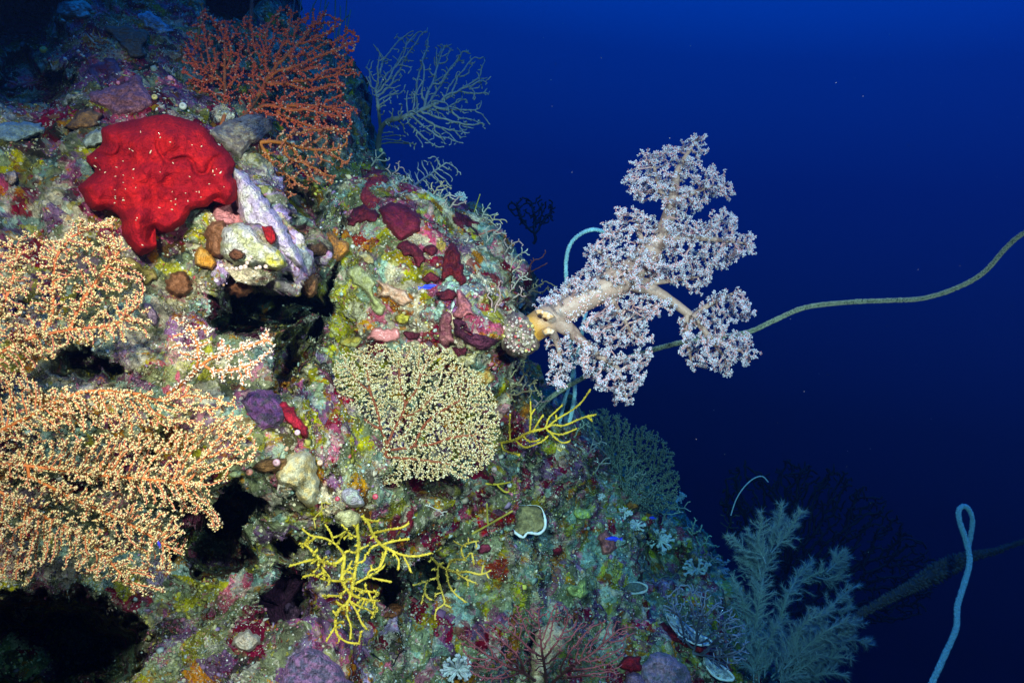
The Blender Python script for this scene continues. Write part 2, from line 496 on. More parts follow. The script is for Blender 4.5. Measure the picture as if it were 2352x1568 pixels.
def reef_d(u, v, smooth=True):
    a = ZM if smooth == 2 else (ZS if smooth else ZB)
    x = np.clip((np.asarray(u, float) + 400) / CELL, 0, GU - 1).astype(int); y = np.clip((np.asarray(v, float) + 350) / CELL, 0, GV - 1).astype(int)
    return a[y, x]


# ------------------------------------------------------------------ builders for what lives on the slope
F_ = 2352.0 / 3543.0


class Win:
    """a window of the photograph: its own coordinates to the 2352 x 1568 sheet"""
    def __init__(s, x0, y0, sc):
        s.x0, s.y0, s.sc = x0, y0, sc

    def __call__(s, *pts):
        return [((s.x0 + x / s.sc) * F_, (s.y0 + y / s.sc) * F_) for x, y in pts]


w0 = lambda *p: list(p)
w1 = Win(0, 0, 1.96); w2 = Win(800, 0, 1.96); w3 = Win(0, 700, 2.24); w4 = Win(0, 1300, 1.476)
w5 = Win(900, 700, 2.24); w6 = Win(1700, 400, 1.493); w7 = Win(900, 1400, 1.63); w8 = Win(1900, 1300, 1.4316); w9 = Win(2000, 1650, 2.138); w10 = Win(0, 1181, 1.3275); w11 = Win(1038, 519, 1.3273)

_t = (1 + 5 ** 0.5) / 2
ICO_V = np.array([(-1, _t, 0), (1, _t, 0), (-1, -_t, 0), (1, -_t, 0), (0, -1, _t), (0, 1, _t), (0, -1, -_t), (0, 1, -_t), (_t, 0, -1), (_t, 0, 1), (-_t, 0, -1), (-_t, 0, 1)], float)
ICO_V /= np.linalg.norm(ICO_V[0])
ICO_F = np.array([(0, 11, 5), (0, 5, 1), (0, 1, 7), (0, 7, 10), (0, 10, 11), (1, 5, 9), (5, 11, 4), (11, 10, 2), (10, 7, 6), (7, 1, 8), (3, 9, 4), (3, 4, 2), (3, 2, 6), (3, 6, 8), (3, 8, 9), (4, 9, 5), (2, 4, 11), (6, 2, 10), (8, 6, 7), (9, 8, 1)])
OCT_V = np.array([(1, 0, 0), (-1, 0, 0), (0, 1, 0), (0, -1, 0), (0, 0, 1), (0, 0, -1)], float)
OCT_F = np.array([(0, 2, 4), (2, 1, 4), (1, 3, 4), (3, 0, 4), (2, 0, 5), (1, 2, 5), (3, 1, 5), (0, 3, 5)])
# a little open polyp: body with six pointed arms
_sv = [(0, 0, -1.0)]
for _k in range(12):
    _a = _k * math.pi / 6
    _r = 1.25 if _k % 2 == 0 else 0.42
    _sv.append((_r * math.cos(_a), _r * math.sin(_a), 0.75 if _k % 2 == 0 else 0.25))
_sv.append((0, 0, 0.35))
STAR_V = np.array(_sv, float)
STAR_F = np.array([(0, 1 + (k + 1) % 12, 1 + k) for k in range(12)] + [(13, 1 + k, 1 + (k + 1) % 12) for k in range(12)])
# a curled flake of growth
FLK_V = np.array([(-1, -.6, 0), (1, -.7, .1), (1.2, .5, .35), (0, 1.1, .5), (-1.1, .6, .3), (0, 0, -.35), (0, .1, .28)], float)
FLK_F = np.array([(0, 1, 6), (1, 2, 6), (2, 3, 6), (3, 4, 6), (4, 0, 6), (1, 0, 5), (2, 1, 5), (3, 2, 5), (4, 3, 5), (0, 4, 5)])
SPK_V = np.array([(1, 0, 0), (-.5, .87, 0), (-.5, -.87, 0), (.12, .1, 1)], float)
SPK_F = np.array([(0, 1, 3), (1, 2, 3), (2, 0, 3)])


def frames(d, rng):
    """rotation matrices whose z column is d, spun at random"""
    d = d / (np.linalg.norm(d, axis=1, keepdims=True) + 1e-12)
    ref = np.where(np.abs(d[:, 2:3]) < 0.8, [[0, 0, 1.0]], [[1.0, 0, 0]])
    x = np.cross(ref, d); x /= np.linalg.norm(x, axis=1, keepdims=True)
    y = np.cross(d, x)
    a = rng.uniform(0, 2 * np.pi, len(d))[:, None]
    return np.stack([x * np.cos(a) + y * np.sin(a), y * np.cos(a) - x * np.sin(a), d], -1)


def bake(tv, tf, pos, rot, scale, col, tipcol=None):
    """copies of a small template, as one cover"""
    n, m = len(pos), len(tv)
    scale = np.asarray(scale, float)
    if scale.ndim == 1:
        scale = np.repeat(scale[:, None], 3, 1)
    loc = tv[None] * scale[:, None, :]
    v = np.einsum('nij,nmj->nmi', rot, loc) + pos[:, None, :]
    f = (tf[None] + (np.arange(n) * m)[:, None, None]).reshape(-1, tf.shape[1])
    c = np.repeat(np.asarray(col)[:, None, :], m, 1)
    if tipcol is not None:
        h = np.clip((tv[:, 2] - tv[:, 2].min()) / (np.ptp(tv[:, 2])), 0, 1)[None, :, None]
        c = c * (1 - h) + np.asarray(tipcol)[:, None, :] * h
    return v.reshape(-1, 3), f, c.reshape(-1, 3)


def inside(poly, x, y):
    poly = np.asarray(poly, float); r = np.zeros(len(x), bool)
    j = len(poly) - 1
    for i in range(len(poly)):
        xi, yi = poly[i]; xj, yj = poly[j]
        if yi != yj:
            r ^= ((yi > y) != (yj > y)) & (x < (xj - xi) * (y - yi) / (yj - yi) + xi)
        j = i
    return r


def edge_dist(poly, x, y):
    poly = np.asarray(poly, float); best = np.full(len(x), 1e9)
    for i in range(len(poly)):
        a = poly[i]; b = poly[(i + 1) % len(poly)]
        ab = b - a; t = np.clip(((x - a[0]) * ab[0] + (y - a[1]) * ab[1]) / (ab @ ab + 1e-9), 0, 1)
        best = np.minimum(best, np.hypot(x - a[0] - t * ab[0], y - a[1] - t * ab[1]))
    return best


def spline(pts, per=6, closed=False):
    P_ = np.asarray(pts, float); n = len(P_); out = []
    rngi = range(n if closed else n - 1)
    for i in rngi:
        if closed:
            a, b, c, d = P_[(i - 1) % n], P_[i], P_[(i + 1) % n], P_[(i + 2) % n]
        else:
            a, b, c, d = P_[max(i - 1, 0)], P_[i], P_[i + 1], P_[min(i + 2, n - 1)]
        for t in np.arange(per) / per:
            out.append(0.5 * ((2 * b) + (-a + c) * t + (2 * a - 5 * b + 4 * c - d) * t * t + (-a + 3 * b - 3 * c + d) * t ** 3))
    if not closed:
        out.append(P_[-1])
    return np.array(out)


def sprinkle(poly, spacing, rng):
    poly = np.asarray(poly, float)
    x0, y0 = poly.min(0); x1, y1 = poly.max(0)
    gx, gy = np.meshgrid(np.arange(x0, x1, spacing), np.arange(y0, y1, spacing))
    x = gx.ravel() + rng.uniform(-.5, .5, gx.size) * spacing; y = gy.ravel() + rng.uniform(-.5, .5, gx.size) * spacing
    m = inside(poly, x, y)
    return np.stack([x[m], y[m]], 1)


def colonize(att, pts, par, step, infl, kill, rng, jitter=0.25, iters=400, maxn=9000, trop=0.0):
    """grow branches from the given nodes towards the free points around them"""
    pts = [np.asarray(p, float) for p in pts]; par = list(par)
    A = np.array(att, float); N_ = np.array(pts)
    d = np.linalg.norm(A[:, None] - N_[None], axis=2)
    ni = d.argmin(1); nd = d.min(1)
    alive = nd > kill
    A, ni, nd = A[alive], ni[alive], nd[alive]
    for _ in range(iters):
        act = nd < infl
        if not act.any() or len(N_) > maxn:
            break
        idx = ni[act]
        dirs = A[act] - N_[idx]; dirs /= np.linalg.norm(dirs, axis=1, keepdims=True) + 1e-9
        acc = np.zeros_like(N_); np.add.at(acc, idx, dirs)
        src = np.unique(idx)
        g = acc[src]; g /= np.linalg.norm(g, axis=1, keepdims=True) + 1e-9
        if trop:                              # a pull outwards from the foot
            away = N_[src] - N_[0]; g += trop * away / (np.linalg.norm(away, axis=1, keepdims=True) + 1e-6)
        g += rng.normal(0, jitter, g.shape); g /= np.linalg.norm(g, axis=1, keepdims=True) + 1e-9
        new = N_[src] + g * step
        dd = np.linalg.norm(new[:, None] - N_[None], axis=2).min(1)
        ok = dd > 0.55 * step
        bad = src[~ok]
        new, src = new[ok], src[ok]
        if len(bad):
            # a node that cannot go the mean way tries one of its points alone; failing that, the point is dropped
            ai = np.where(act)[0]; order = ai[rng.permutation(len(ai))]
            first = np.full(len(N_), -1); first[ni[order]] = order
            pick = first[bad]
            g2 = A[pick] - N_[bad]; g2 /= np.linalg.norm(g2, axis=1, keepdims=True) + 1e-9
            alt = N_[bad] + g2 * step
            ok2 = np.linalg.norm(alt[:, None] - N_[None], axis=2).min(1) > 0.55 * step
            new = np.concatenate([new, alt[ok2]]); src = np.concatenate([src, bad[ok2]])
            gone = np.zeros(len(A), bool); gone[pick[~ok2]] = True
            A, ni, nd = A[~gone], ni[~gone], nd[~gone]
            if not len(A):
                break
            if not len(new):
                continue
        base = len(N_)
        N_ = np.concatenate([N_, new]); par += list(src)
        d2 = np.linalg.norm(A[:, None] - new[None], axis=2)
        k = d2.argmin(1); m = d2.min(1)
        up = m < nd
        ni = np.where(up, base + k, ni); nd = np.where(up, m, nd)
        keep = nd > kill
        A, ni, nd = A[keep], ni[keep], nd[keep]
        if not len(A):
            break
    return N_, np.array(par, int)


def branch_radii(par, rtip, expo, rmax, fixed=None):
    n = len(par); tips = np.zeros(n); kids = np.zeros(n, int)
    for i in range(n - 1, -1, -1):
        if kids[i] == 0:
            tips[i] += 1
        if par[i] >= 0:
            tips[par[i]] += tips[i]; kids[par[i]] += 1
    r = np.minimum(rtip * tips ** expo, rmax)
    return r, kids


def tube_net(pos, par, rad, sides=5):
    """tubes along a branching skeleton; parents come before children"""
    n = len(pos); par = np.asarray(par)
    d = np.zeros((n, 3)); has = par >= 0
    d[has] = pos[has] - pos[par[has]]
    L = np.linalg.norm(d, axis=1, keepdims=True); d = d / (L + 1e-12)
    kid = np.full(n, -1); best = np.full(n, -1.0)
    for i in range(n):
        p = par[i]
        if p >= 0 and rad[i] > best[p]:
            best[p] = rad[i]; kid[p] = i
    t = d.copy(); hk = kid >= 0
    t[hk] += d[kid[hk]]
    t[np.linalg.norm(t, axis=1) < 1e-6] = (0, 0, 1)
    t /= np.linalg.norm(t, axis=1, keepdims=True)
    a = np.arange(sides) * 2 * np.pi / sides

    def ring(p, t_, r):
        ref = np.where(np.abs(t_[:, 1:2]) < 0.9, [[0, 1.0, 0]], [[1.0, 0, 0]])
        x = np.cross(ref, t_); x /= np.linalg.norm(x, axis=1, keepdims=True)
        y = np.cross(t_, x)
        return p[:, None] + r[:, None, None] * (x[:, None] * np.cos(a)[None, :, None] + y[:, None] * np.sin(a)[None, :, None])
    v0 = ring(pos, t, rad)
    start = par.copy()
    side = np.where(has & (kid[np.maximum(par, 0)] != np.arange(n)))[0]
    v1 = ring(pos[par[side]], d[side], rad[side])
    start[side] = n + np.arange(len(side))
    e = np.where(has)[0]
    k = np.arange(sides); k2 = (k + 1) % sides
    q = np.stack([start[e][:, None] * sides + k, start[e][:, None] * sides + k2, e[:, None] * sides + k2, e[:, None] * sides + k], -1).reshape(-1, 4)
    verts = np.concatenate([v0.reshape(-1, 3), v1.reshape(-1, 3)])
    tips = np.where(~hk)[0]
    cap = len(verts) + np.arange(len(tips))
    verts = np.concatenate([verts, pos[tips] + t[tips] * rad[tips][:, None] * 0.7])
    tr = np.stack([tips[:, None] * sides + k, tips[:, None] * sides + k2, np.repeat(cap[:, None], sides, 1)], -1).reshape(-1, 3)
    owner = np.concatenate([np.repeat(np.arange(n), sides), np.repeat(side, sides), tips])
    return verts, q, tr, owner, t


M_BR = mat_noise("coral_branch", 0.55, None, 0.25, 150, 0.4, 400, spec=0.25, dist=0.002)
M_PO = mat_noise("coral_polyp", 0.6, None, 0.15, 200, 0.0, spec=0.2)
M_SPG = mat_noise("sponge_skin", 0.65, None, 0.5, 110, 0.8, 330, pores=0.45, pscale=300, spec=0.25, dist=0.004)
M_RSPG = mat_noise("velvet_sponge", 0.85, None, 0.4, 190, 0.9, 380, pores=0.35, pscale=170, spec=0.15, dist=0.003)
M_PLATE = mat_noise("coral_plate", 0.7, None, 0.4, 170, 0.9, 240, spec=0.2, dist=0.004)
M_CRUST = mat_noise("coralline_crust", 0.75, None, 0.5, 130, 1.0, 190, pores=.3, pscale=220, spec=0.2, dist=0.008)
M_SMOOTH = mat_noise("smooth_skin", 0.3, None, 0.15, 40, 0.15, 200, spec=0.5, sss=0.15)
M_FLESH = mat_noise("soft_coral_flesh", 0.4, None, 0.14, 60, 0.25, 200, spec=0.4, sss=0.25)
M_POS = mat_noise("soft_polyp", 0.55, None, 0.1, 200, 0.0, spec=0.2)
_t = M_POS.node_tree; _tr = _t.nodes.new("ShaderNodeBsdfTranslucent"); _mx = _t.nodes.new("ShaderNodeMixShader"); _mx.inputs[0].default_value = .22
_src = _t.nodes["Principled BSDF"].inputs["Base Color"].links[0].from_socket
_t.links.new(_src, _tr.inputs[0]); _t.links.new(_t.nodes["Principled BSDF"].outputs[0], _mx.inputs[1]); _t.links.new(_tr.outputs[0], _mx.inputs[2]); _t.links.new(_mx.outputs[0], _t.nodes["Material Output"].inputs["Surface"])
M_GROW = mat_noise("encrusting_growth", 0.75, None, 0.3, 200, 0.0, spec=0.15)


def jitter_col(c, n, rng, a=0.2, hue=0.08):
    c = np.asarray(c, float)[None] * (1 + rng.uniform(-a, a, (n, 1))) * (1 + rng.uniform(-hue, hue, (n, 3)))
    return np.clip(c, 0.003, 0.92)


def fan(name, label, base, outline, d0, tilt=(0, 0), spacing=12, step=6, infl=60, kill=8, rtip=1.4, expo=0.4, rmax=8, bcol=(.4, .15, .05),
        tipc=None, poly=None, seed=1, thick=10, stems=(), cat="sea fan", jitter=0.22, knob=0.0, root=True, sides=5, group=None, holes=(), wave=0.02, branch_name="skeleton", stem_out=0.0, trop=0.0, stem_w=0.0, ragged=13.0):
    rng = np.random.default_rng(seed)
    base = np.asarray(base, float)
    d_root = float(reef_d(base[0], base[1])) + 0.01 if root is True else (root or d0)
    pts, par = [np.array([base[0], base[1], 0.0])], [-1]
    for st in stems:
        sp_ = spline(st, 8)
        dense = [sp_[0]]
        for q in sp_[1:]:
            while np.hypot(*(q - dense[-1])) > step * 1.3:
                dense.append(dense[-1] + (q - dense[-1]) / np.hypot(*(q - dense[-1])) * step)
        A_ = np.array(pts)
        j = int(np.hypot(A_[:, 0] - dense[0][0], A_[:, 1] - dense[0][1]).argmin())
        slope = rng.normal(0, stem_w)
        for q in dense[1:]:
            pts.append(np.array([q[0], q[1], pts[j][2] + slope])); par.append(j); j = len(pts) - 1
    att = sprinkle(outline, spacing, rng) if outline else np.zeros((0, 2))
    if len(att):                          # a ragged margin, not a cut one
        ed = edge_dist(outline, att[:, 0], att[:, 1])
        att = att[ed > ragged * (0.55 + 1.1 * fbm(np.stack([att[:, 0] / 16, att[:, 1] / 16, 0 * att[:, 0] + seed], -1), 3, 17))]
    for h in holes:
        att = att[~inside(h, att[:, 0], att[:, 1])]
    att = np.concatenate([att, rng.normal(0, thick, (len(att), 1))], 1)
    N_, par = colonize(att, pts, par, step, infl, kill, rng, jitter, trop=trop) if len(att) else (np.array(pts), np.array(par))
    rpx, kids = branch_radii(par, rtip, expo, rmax)
    if knob:
        rpx = rpx * (1 + knob * rng.uniform(-1, 1, len(rpx)))
    u, v, w = N_.T
    w = w - stem_out * np.clip((rpx - 2.2 * rtip) / (2 * rtip), 0, 1)      # the main ribs stand out on the near face
    dist = np.hypot(u - base[0], v - base[1])
    bl = np.clip(dist / 110.0, 0, 1); bl = bl * bl * (3 - 2 * bl)
    plane = d0 + tilt[0] * (u - base[0]) / 1000 + tilt[1] * (v - base[1]) / 1000
    ph = rng.uniform(0, 6)
    plane = plane + wave * np.sin(u / 70 + ph) * np.cos(v / 90 + ph) * 1.0
    d = d_root * (1 - bl) + plane * bl + w * K * d0
    pos = at(u, v, d)
    rad = rpx * K * d
    V_, q, t, own, tan = tube_net(pos, par, rad, sides)
    thickn = np.clip((rpx - rtip) / max(rmax - rtip, 1e-6), 0, 1)
    bc = np.asarray(bcol, float); tc_ = np.asarray(tipc if tipc is not None else bcol, float)
    nc = bc[None] * thickn[:, None] ** 0.5 + tc_[None] * (1 - thickn[:, None] ** 0.5)
    nc = np.clip(nc * (1 + rng.uniform(-.15, .15, (len(nc), 1))), .003, .9)
    root_o = thing(name, pos[0], label, cat, group)
    mesh_obj(branch_name, V_, q, t, M_BR, root_o, nc[own])
    if poly:
        sel = np.where((rpx < poly.get('maxr', 1e9)) & (dist > poly.get('from', 0)))[0]
        k = poly.get('n', 3)
        idx = np.repeat(sel, k)
        idx = idx[rng.random(len(idx)) < poly.get('p', 1.0)]
        m = len(idx)
        tn = tan[idx]
        rd = rng.normal(0, 1, (m, 3)); rd -= (rd * tn).sum(1, keepdims=True) * tn
        rd /= np.linalg.norm(rd, axis=1, keepdims=True) + 1e-9
        rd[:, 1] *= 0.8
        lf = kids[idx] == 0
        rd = rd + tn * rng.uniform(-.2, .5, (m, 1)) + tn * (lf * rng.uniform(0, 1.2, m))[:, None]
        rd /= np.linalg.norm(rd, axis=1, keepdims=True)
        sz = poly['size'] * K * d[idx] * rng.uniform(.7, 1.25, m)
        pp = pos[idx] + rd * (rad[idx] + sz * poly.get('out', 0.7))[:, None] + tn * (rng.uniform(-.5, .5, m) * step * K * d[idx])[:, None]
        tv, tf = {'ico': (ICO_V, ICO_F), 'star': (STAR_V, STAR_F), 'oct': (OCT_V, OCT_F)}[poly.get('shape', 'ico')]
        c1 = jitter_col(poly['c1'], m, rng); c2_ = jitter_col(poly.get('c2', poly['c1']), m, rng)
        sw = rng.random(m) < poly.get('mix', 0.0)
        c1 = np.where(sw[:, None], c2_, c1)
        a, b, c = bake(tv, tf, pp, frames(rd, rng), sz, c1, c2_ if poly.get('tips') else None)
        tag(mesh_obj("polyps", a, None, b, M_PO, root_o, c, smooth=poly.get('shape', 'ico') != 'star'), kind="stuff")
    return root_o


def whip(name, label, pts, r, col, seed=1, cat="sea whip", bumps=0.0, bcol=None, group=None, sides=7, per=10, rr=None):
    """pts are (u, v, depth)"""
    rng = np.random.default_rng(seed)
    sp_ = spline([(p[0], p[1], p[2] * 1000) for p in pts], per)
    u, v, d = sp_[:, 0], sp_[:, 1], sp_[:, 2] / 1000
    pos = at(u, v, d)
    n = len(pos)
    r_ = np.full(n, float(r)) if rr is None else np.interp(np.linspace(0, 1, n), np.linspace(0, 1, len(rr)), rr)
    rad = r_ * K * d * (1 + 0.06 * rng.uniform(-1, 1, n))
    V_, q, t, own, tan = tube_net(pos, np.arange(n) - 1, rad, sides)
    c = jitter_col(col, n, rng, .12, .04)
    if bumps <= 0:
        return tag(mesh_obj(name, V_, q, t, M_BR, None, c[own]), label, cat, group)
    o = thing(name, pos[0], label, cat, group)
    mesh_obj("stem", V_, q, t, M_BR, o, c[own])
    L = np.concatenate([[0], np.cumsum(np.linalg.norm(np.diff(pos, axis=0), axis=1))])
    m = int(L[-1] / (K * d.mean()) * bumps)
    s = rng.uniform(0, L[-1], m)
    pp = np.stack([np.interp(s, L, pos[:, k]) for k in range(3)], 1)
    tn = np.stack([np.interp(s, L, tan[:, k]) for k in range(3)], 1)
    rd = rng.normal(0, 1, (m, 3)); rd -= (rd * tn).sum(1, keepdims=True) * tn; rd /= np.linalg.norm(rd, axis=1, keepdims=True)
    ra = np.interp(s, L, rad)
    sz = ra * rng.uniform(.25, .5, m)
    a, b, cc = bake(OCT_V, OCT_F, pp + rd * ra[:, None], frames(rd, rng), np.stack([sz * .7, sz * .7, sz * 1.5], 1), jitter_col(bcol or col, m, rng, .25))
    tag(mesh_obj("polyps", a, None, b, M_PO, o, cc), kind="stuff")
    return o


def mound(name, label, outline, col, thick=20, d=None, lift=0.012, edge=None, bumps=(3.0, 30.0), lumps=0.0, mat=None, seed=1, cat="sponge", col2=None, split=18.0, group=None, parent=None, ring=18, tilt=None, cols=None, back=0.03, thin_by=0.62, follow=0.72, gain=0.6, crease=None, rough_edge=1.0):
    """a living crust or cushion: rises from the rock inside its outline, rounded at the rim, with its own thickness and underside"""
    rng = np.random.default_rng(seed)
    o = spline(outline, 7, True)
    m = len(o)
    o = o + rough_edge * np.stack([vnoise(np.stack([o[:, 0] / 9, o[:, 1] / 9, 0 * o[:, 0] + seed], -1), 5), vnoise(np.stack([o[:, 0] / 9, o[:, 1] / 9, 0 * o[:, 0] + seed + 9], -1), 6)], -1) * min(5.0, 0.055 * np.ptp(o[:, 0]) + 1.5) + rough_edge * np.stack([vnoise(np.stack([o[:, 0] / 3.5, o[:, 1] / 3.5, 0 * o[:, 0] + seed], -1), 7), vnoise(np.stack([o[:, 0] / 3.5, o[:, 1] / 3.5, 0 * o[:, 0] + seed + 9], -1), 8)], -1) * 1.4
    ctr = o.mean(0)
    rr = np.linspace(0, 1, ring + 1)[1:] ** 0.75
    os_ = o.copy()
    for _ in range(14):
        os_ = 0.5 * os_ + 0.25 * np.roll(os_, 1, 0) + 0.25 * np.roll(os_, -1, 0)
    mixr = (rr ** 4)[:, None, None]
    g = ctr[None, None] + rr[:, None, None] * ((o - ctr)[None] * mixr + (os_ - ctr)[None] * (1 - mixr))
    u = np.append(g[..., 0].ravel(), ctr[0]); v = np.append(g[..., 1].ravel(), ctr[1])
    ed = edge_dist(o, u, v)
    big = edge or max(8.0, 0.75 * ed.max())
    t = np.clip(ed / big, 0, 1)
    thick = thick * thin_by
    h = thick * np.sqrt(np.clip(1 - (1 - t) ** 2, 0, 1))
    h2 = h[:-1].reshape(ring, m)
    for _ in range(3):                    # no creases along the middle line
        h2 = 0.5 * h2 + 0.25 * np.roll(h2, 1, 1) + 0.25 * np.roll(h2, -1, 1)
        h2[:-1] = 0.6 * h2[:-1] + 0.2 * h2[1:] + 0.2 * np.concatenate([h2[:1], h2[:-2]])
    h = np.append(h2.ravel(), h2[0].mean())
    q3 = np.stack([u, v, 0 * u + seed * 31.0], -1)
    h = h + t ** 0.5 * bumps[0] * fbm(q3 / bumps[1], 4, seed, gain) * 2.4 + t ** 0.5 * 1.2 * fbm(q3 / 4.0, 2, seed + 1)
    if crease:                            # soft folds between the lobes
        n_ = fbm(q3 / crease[1], 2, seed + 11, .4)
        h = h - t ** 0.5 * crease[0] * np.exp(-(n_ / .07) ** 2) * np.clip(fbm(q3 / 120, 2, seed + 13) * 3 + .6, 0, 1)
    if lumps:
        f, _ = worley(q3 / lumps, seed + 5)
        h = h + t ** 0.5 * 0.35 * lumps * (0.75 - np.minimum(f, 1) ** 2)
    base = reef_d(u, v, 2) if d is None else (np.full(len(u), float(d)) if tilt is None else d + tilt[0] * (u - ctr[0]) / 1000 + tilt[1] * (v - ctr[1]) / 1000)
    # keep the base smooth under the cushion
    base = follow * base + (1 - follow) * np.median(base) if d is None else base
    lift = lift * 0.55
    dd = base - lift - h * K * base
    sink = (1 - np.clip(t * 3, 0, 1)) * 0.015
    P_ = at(u, v, dd + sink)
    ub, vb = o[:, 0], o[:, 1]
    Pb_ = at(ctr[0] + (ub - ctr[0]) * 0.96, ctr[1] + (vb - ctr[1]) * 0.96, base[(ring - 1) * m:ring * m] + back)
    cen_b = len(P_) + m
    V_ = np.concatenate([P_, Pb_, Pb_.mean(0, keepdims=True)])
    k = np.arange(m); k2 = (k + 1) % m
    q = [np.stack([i * m + k, i * m + k2, (i + 1) * m + k2, (i + 1) * m + k], -1) for i in range(ring - 1)]
    q.append(np.stack([(ring - 1) * m + k, (ring - 1) * m + k2, len(P_) + k2, len(P_) + k], -1))
    q = np.concatenate(q)
    tr = np.concatenate([np.stack([np.full(m, ring * m), k2, k], -1), np.stack([len(P_) + k, len(P_) + k2, np.full(m, cen_b)], -1)])
    n = len(V_)
    c = np.repeat(np.asarray(col, float)[None], n, 0)
    if col2 is not None:
        f = fbm(np.concatenate([q3, q3[(ring - 1) * m:ring * m], q3[:1]]) / split, 4, seed + 3)
        f = np.clip(f * 3.5 + 0.5, 0, 1)[:, None]
        c = c * (1 - f) + np.asarray(col2, float)[None] * f
    c = np.clip(c * (1 + 0.12 * rng.uniform(-1, 1, (n, 1))), .003, .92)
    ob = mesh_obj(name, V_, q, tr, mat or M_SPG, parent, c)
    if parent is None:
        tag(ob, label, cat, group)
    return ob


def ell(u, v, a, b, ang=0, n=10, wob=0.08, seed=0):
    rng = np.random.default_rng(seed + int(u * 7 + v))
    t = np.arange(n) * 2 * np.pi / n
    r = 1 + wob * rng.uniform(-1, 1, n)
    x, y = a * r * np.cos(t), b * r * np.sin(t)
    s, c = math.sin(math.radians(ang)), math.cos(math.radians(ang))
    return [(u + x[i] * c - y[i] * s, v + x[i] * s + y[i] * c) for i in range(n)]


#<<THINGS
# ------------------------------------------------------------------ sea fans
fan("sea_fan", "large orange sea fan full of cream polyps spreading below the dark purple gap", (-170, 1075),
    [(-60, 850), (40, 850), (110, 880), (165, 880), (215, 905), (290, 880), (370, 905), (430, 870), (490, 895), (545, 900), (575, 950), (590, 1000), (592, 1050), (570, 1085), (540, 1075), (515, 1130), (480, 1095), (500, 1160), (522, 1200), (515, 1262),
     (470, 1205), (425, 1200), (435, 1290), (380, 1240), (395, 1330), (400, 1292), (380, 1392), (300, 1372), (240, 1330), (180, 1335), (120, 1290), (60, 1345), (-60, 1345)],
    0.98, (0.12, -0.02), ragged=16, trop=.5, spacing=12, step=6.5, infl=52, kill=8.2, rtip=1.5, expo=0.2, rmax=3.8, bcol=(.55, .17, .04), tipc=(.56, .20, .10),
    poly=dict(n=3, p=.78, size=2.8, c1=(.72, .44, .08), c2=(.85, .74, .38), mix=.45, tips=True, shape='star', maxr=5.2, out=.8), seed=11, jitter=.2, thick=26, wave=0.03,
    stems=[[(-170, 1075), (-40, 1010), (60, 960), (190, 900), (330, 905)], [(-170, 1075), (0, 1065), (130, 1078), (220, 1090), (330, 1100), (430, 1110)],
           [(-170, 1075), (-20, 1120), (90, 1180), (200, 1240), (290, 1330)], [(60, 1090), (180, 1150), (300, 1205), (420, 1275)]], root=1.0)
fan("sea_fan", "upper orange sea fan with yellow polyps reaching up beside the red sponge", (-120, 900),
    [(-60, 545), (20, 540), (60, 510), (110, 545), (150, 520), (185, 490), (230, 500), (275, 500), (262, 550), (320, 560), (300, 600), (345, 640), (330, 690), (362, 745), (350, 790), (290, 762), (300, 800), (230, 800), (160, 800), (60, 880), (-60, 900)],
    1.03, (0.10, 0.05), ragged=14, trop=.35, spacing=11.5, step=6.5, infl=52, kill=8, rtip=1.5, expo=0.21, rmax=3.8, bcol=(.52, .15, .05), tipc=(.55, .19, .12),
    poly=dict(n=3, p=.78, size=2.8, c1=(.72, .44, .08), c2=(.85, .74, .38), mix=.3, tips=True, shape='star', maxr=5, out=.8), seed=12, jitter=.22, thick=24, wave=0.03,
    stems=[[(-120, 900), (-30, 830), (62, 779), (160, 758), (228, 750), (267, 743), (296, 722)], [(62, 779), (115, 742), (122, 660), (130, 590), (170, 540)], [(160, 758), (190, 690), (250, 610), (280, 570)], [(-30, 830), (0, 720), (30, 640), (40, 560)]], root=1.05)
fan("sea_fan", "small pale tipped orange sea fan pointing at the black cave under the ledge", (385, 905),
    [(372, 790), (405, 712), (425, 708), (450, 740), (470, 725), (520, 770), (560, 770), (620, 738), (632, 775), (645, 800), (622, 830), (590, 850), (590, 885), (520, 890), (470, 878), (420, 850)],
    1.03, (0.05, 0.0), spacing=16, step=7.5, infl=60, kill=10, rtip=1.8, expo=0.23, rmax=4.2, bcol=(.55, .17, .04), tipc=(.58, .2, .08),
    poly=dict(n=5, p=.75, size=3.3, c1=(.56, .42, .14), c2=(.76, .72, .56), mix=.5, tips=True, shape='star', maxr=5, out=.8), seed=13, thick=10,
    stems=[[(385, 905), (440, 865), (480, 825), (540, 808), (610, 780)], [(430, 870), (455, 835), (450, 780), (425, 735)], [(480, 850), (540, 848), (600, 828)]], root=1.12)
